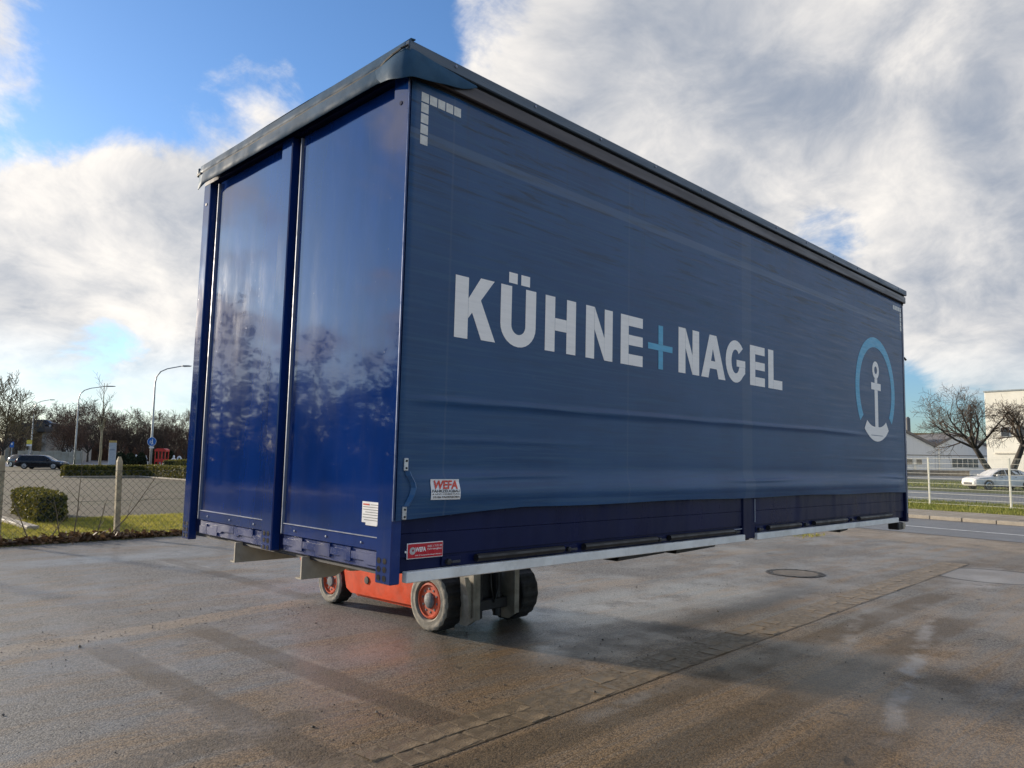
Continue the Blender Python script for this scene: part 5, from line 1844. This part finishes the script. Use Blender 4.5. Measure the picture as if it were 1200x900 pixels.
    MB().box((1196 - 1158) * mpp, (1204 - 1158) * mpp, -.06, .02, 0, 1.8 + (543.5 - 533) * mpp, .02).build('door', gl, t)
    # small things on the skyline
    q = at(1064, 500, 165)
    t = thing('metal_flue', 'short grey metal flue beside the swap body edge', 'flue', (q.x, q.y, 0), 0)
    MB().lathe([(0, .40), (8.0, .40), (8.05, .50), (11.6, .50), (11.7, .3), (11.9, .3)], 16, axis='Z').build('pipe', mat('flue_grey', (.16, .155, .15), .6, .2), t)
    q = at(1095, 530, 330)
    t = thing('brick_house', 'far ochre roof with a dark row of shrubs behind the hall', 'house', (q.x, q.y, 0), YAW - math.pi / 2)
    z = 1.8 + (542 - 506) * 330 / FPX
    MB().prism([(-14, 0), (14, 0), (14, z - 4.5), (-14, z - 4.5)], 0, 9, 'Y').build('wall', mat('far_wall', (.33, .26, .2), .8), t)
    MB().prism([(-.3, z - 4.5), (4.5, z), (9.3, z - 4.5)], -14.3, 14.3, 'X').build('roof', mat('far_roof_ochre', (.36, .20, .06), .8, var=.2, vscale=.3), t)
    protos = []
    a_, b_ = tree_meshes(seed=71, height=9, trunk_h=1.4, r0=.15, levels=3, kids=(5, 7), minr=.03, spread=(20, 60), limbs=9)
    for i, (px, d, h, lab) in enumerate([(1084, 210, 9.6, 'small dark tree above the left gable of the hall'), (1101, 190, 9.0, 'low dark tree in the valley between the gables'), (1143, 190, 9.5, 'dark bush tree between the hall and the cream building')]):
        b = ground_at(px, d)
        t = thing('distant_tree', lab, 'tree', b, i, 'distant trees behind the hall')
        if i == 0:
            A = a_.build('trunk', BARKD, t, True, fix=False); Bm = b_.build('crown', TWIG, t, fix=False)
        else:
            for nm, me in (('trunk', A.data), ('crown', Bm.data)):
                o = bpy.data.objects.new(nm, me); COL.objects.link(o); o.parent = t
        t.scale = (h / 9, h / 9, h / 9)


build_right()

# grit, clods and scraps on the yard
def build_grit():
    rs = np.random.RandomState(21)
    n = 3800
    X = np.where(rs.rand(n) < .5, -1.5 + rs.rand(n) * 12, rs.normal(1.2, 2.0, n))
    Y = -2 + rs.rand(n) * 13
    g0 = rs.rand(n) < .35
    Y[g0] = 0.95 + rs.normal(0, .5, g0.sum())
    g1 = rs.rand(n) < .2
    Y[g1] = 5.2 + rs.normal(0, .25, g1.sum())
    s = .0025 + .006 * rs.rand(n) ** 3
    big = rs.rand(n) < .02
    s[big] *= 2.2
    oct_ = np.array([(1, 0, 0), (-1, 0, 0), (0, 1, 0), (0, -1, 0), (0, 0, .8), (0, 0, -.4)])
    tri = np.array([(0, 2, 4), (2, 1, 4), (1, 3, 4), (3, 0, 4), (2, 0, 5), (1, 2, 5), (3, 1, 5), (0, 3, 5)])
    m = MB()
    for i in range(n):
        a = rs.rand() * 6.28
        c_, s_ = math.cos(a), math.sin(a)
        k = s[i] * (.7 + .6 * rs.rand(6))
        vs = [((o[0] * c_ - o[1] * s_) * kk + X[i], (o[0] * s_ + o[1] * c_) * kk + Y[i], o[2] * kk + s[i] * .3) for o, kk in zip(oct_, k)]
        m.add(vs, [tuple(t) for t in tri])
    o = m.build('grit', mat('grit_stone', (.12, .10, .08), .8, var=.6, vscale=9), fix=False)
    tag(o, 'loose grit and small clods scattered over the wet yard', 'grit', kind='stuff')


build_grit()
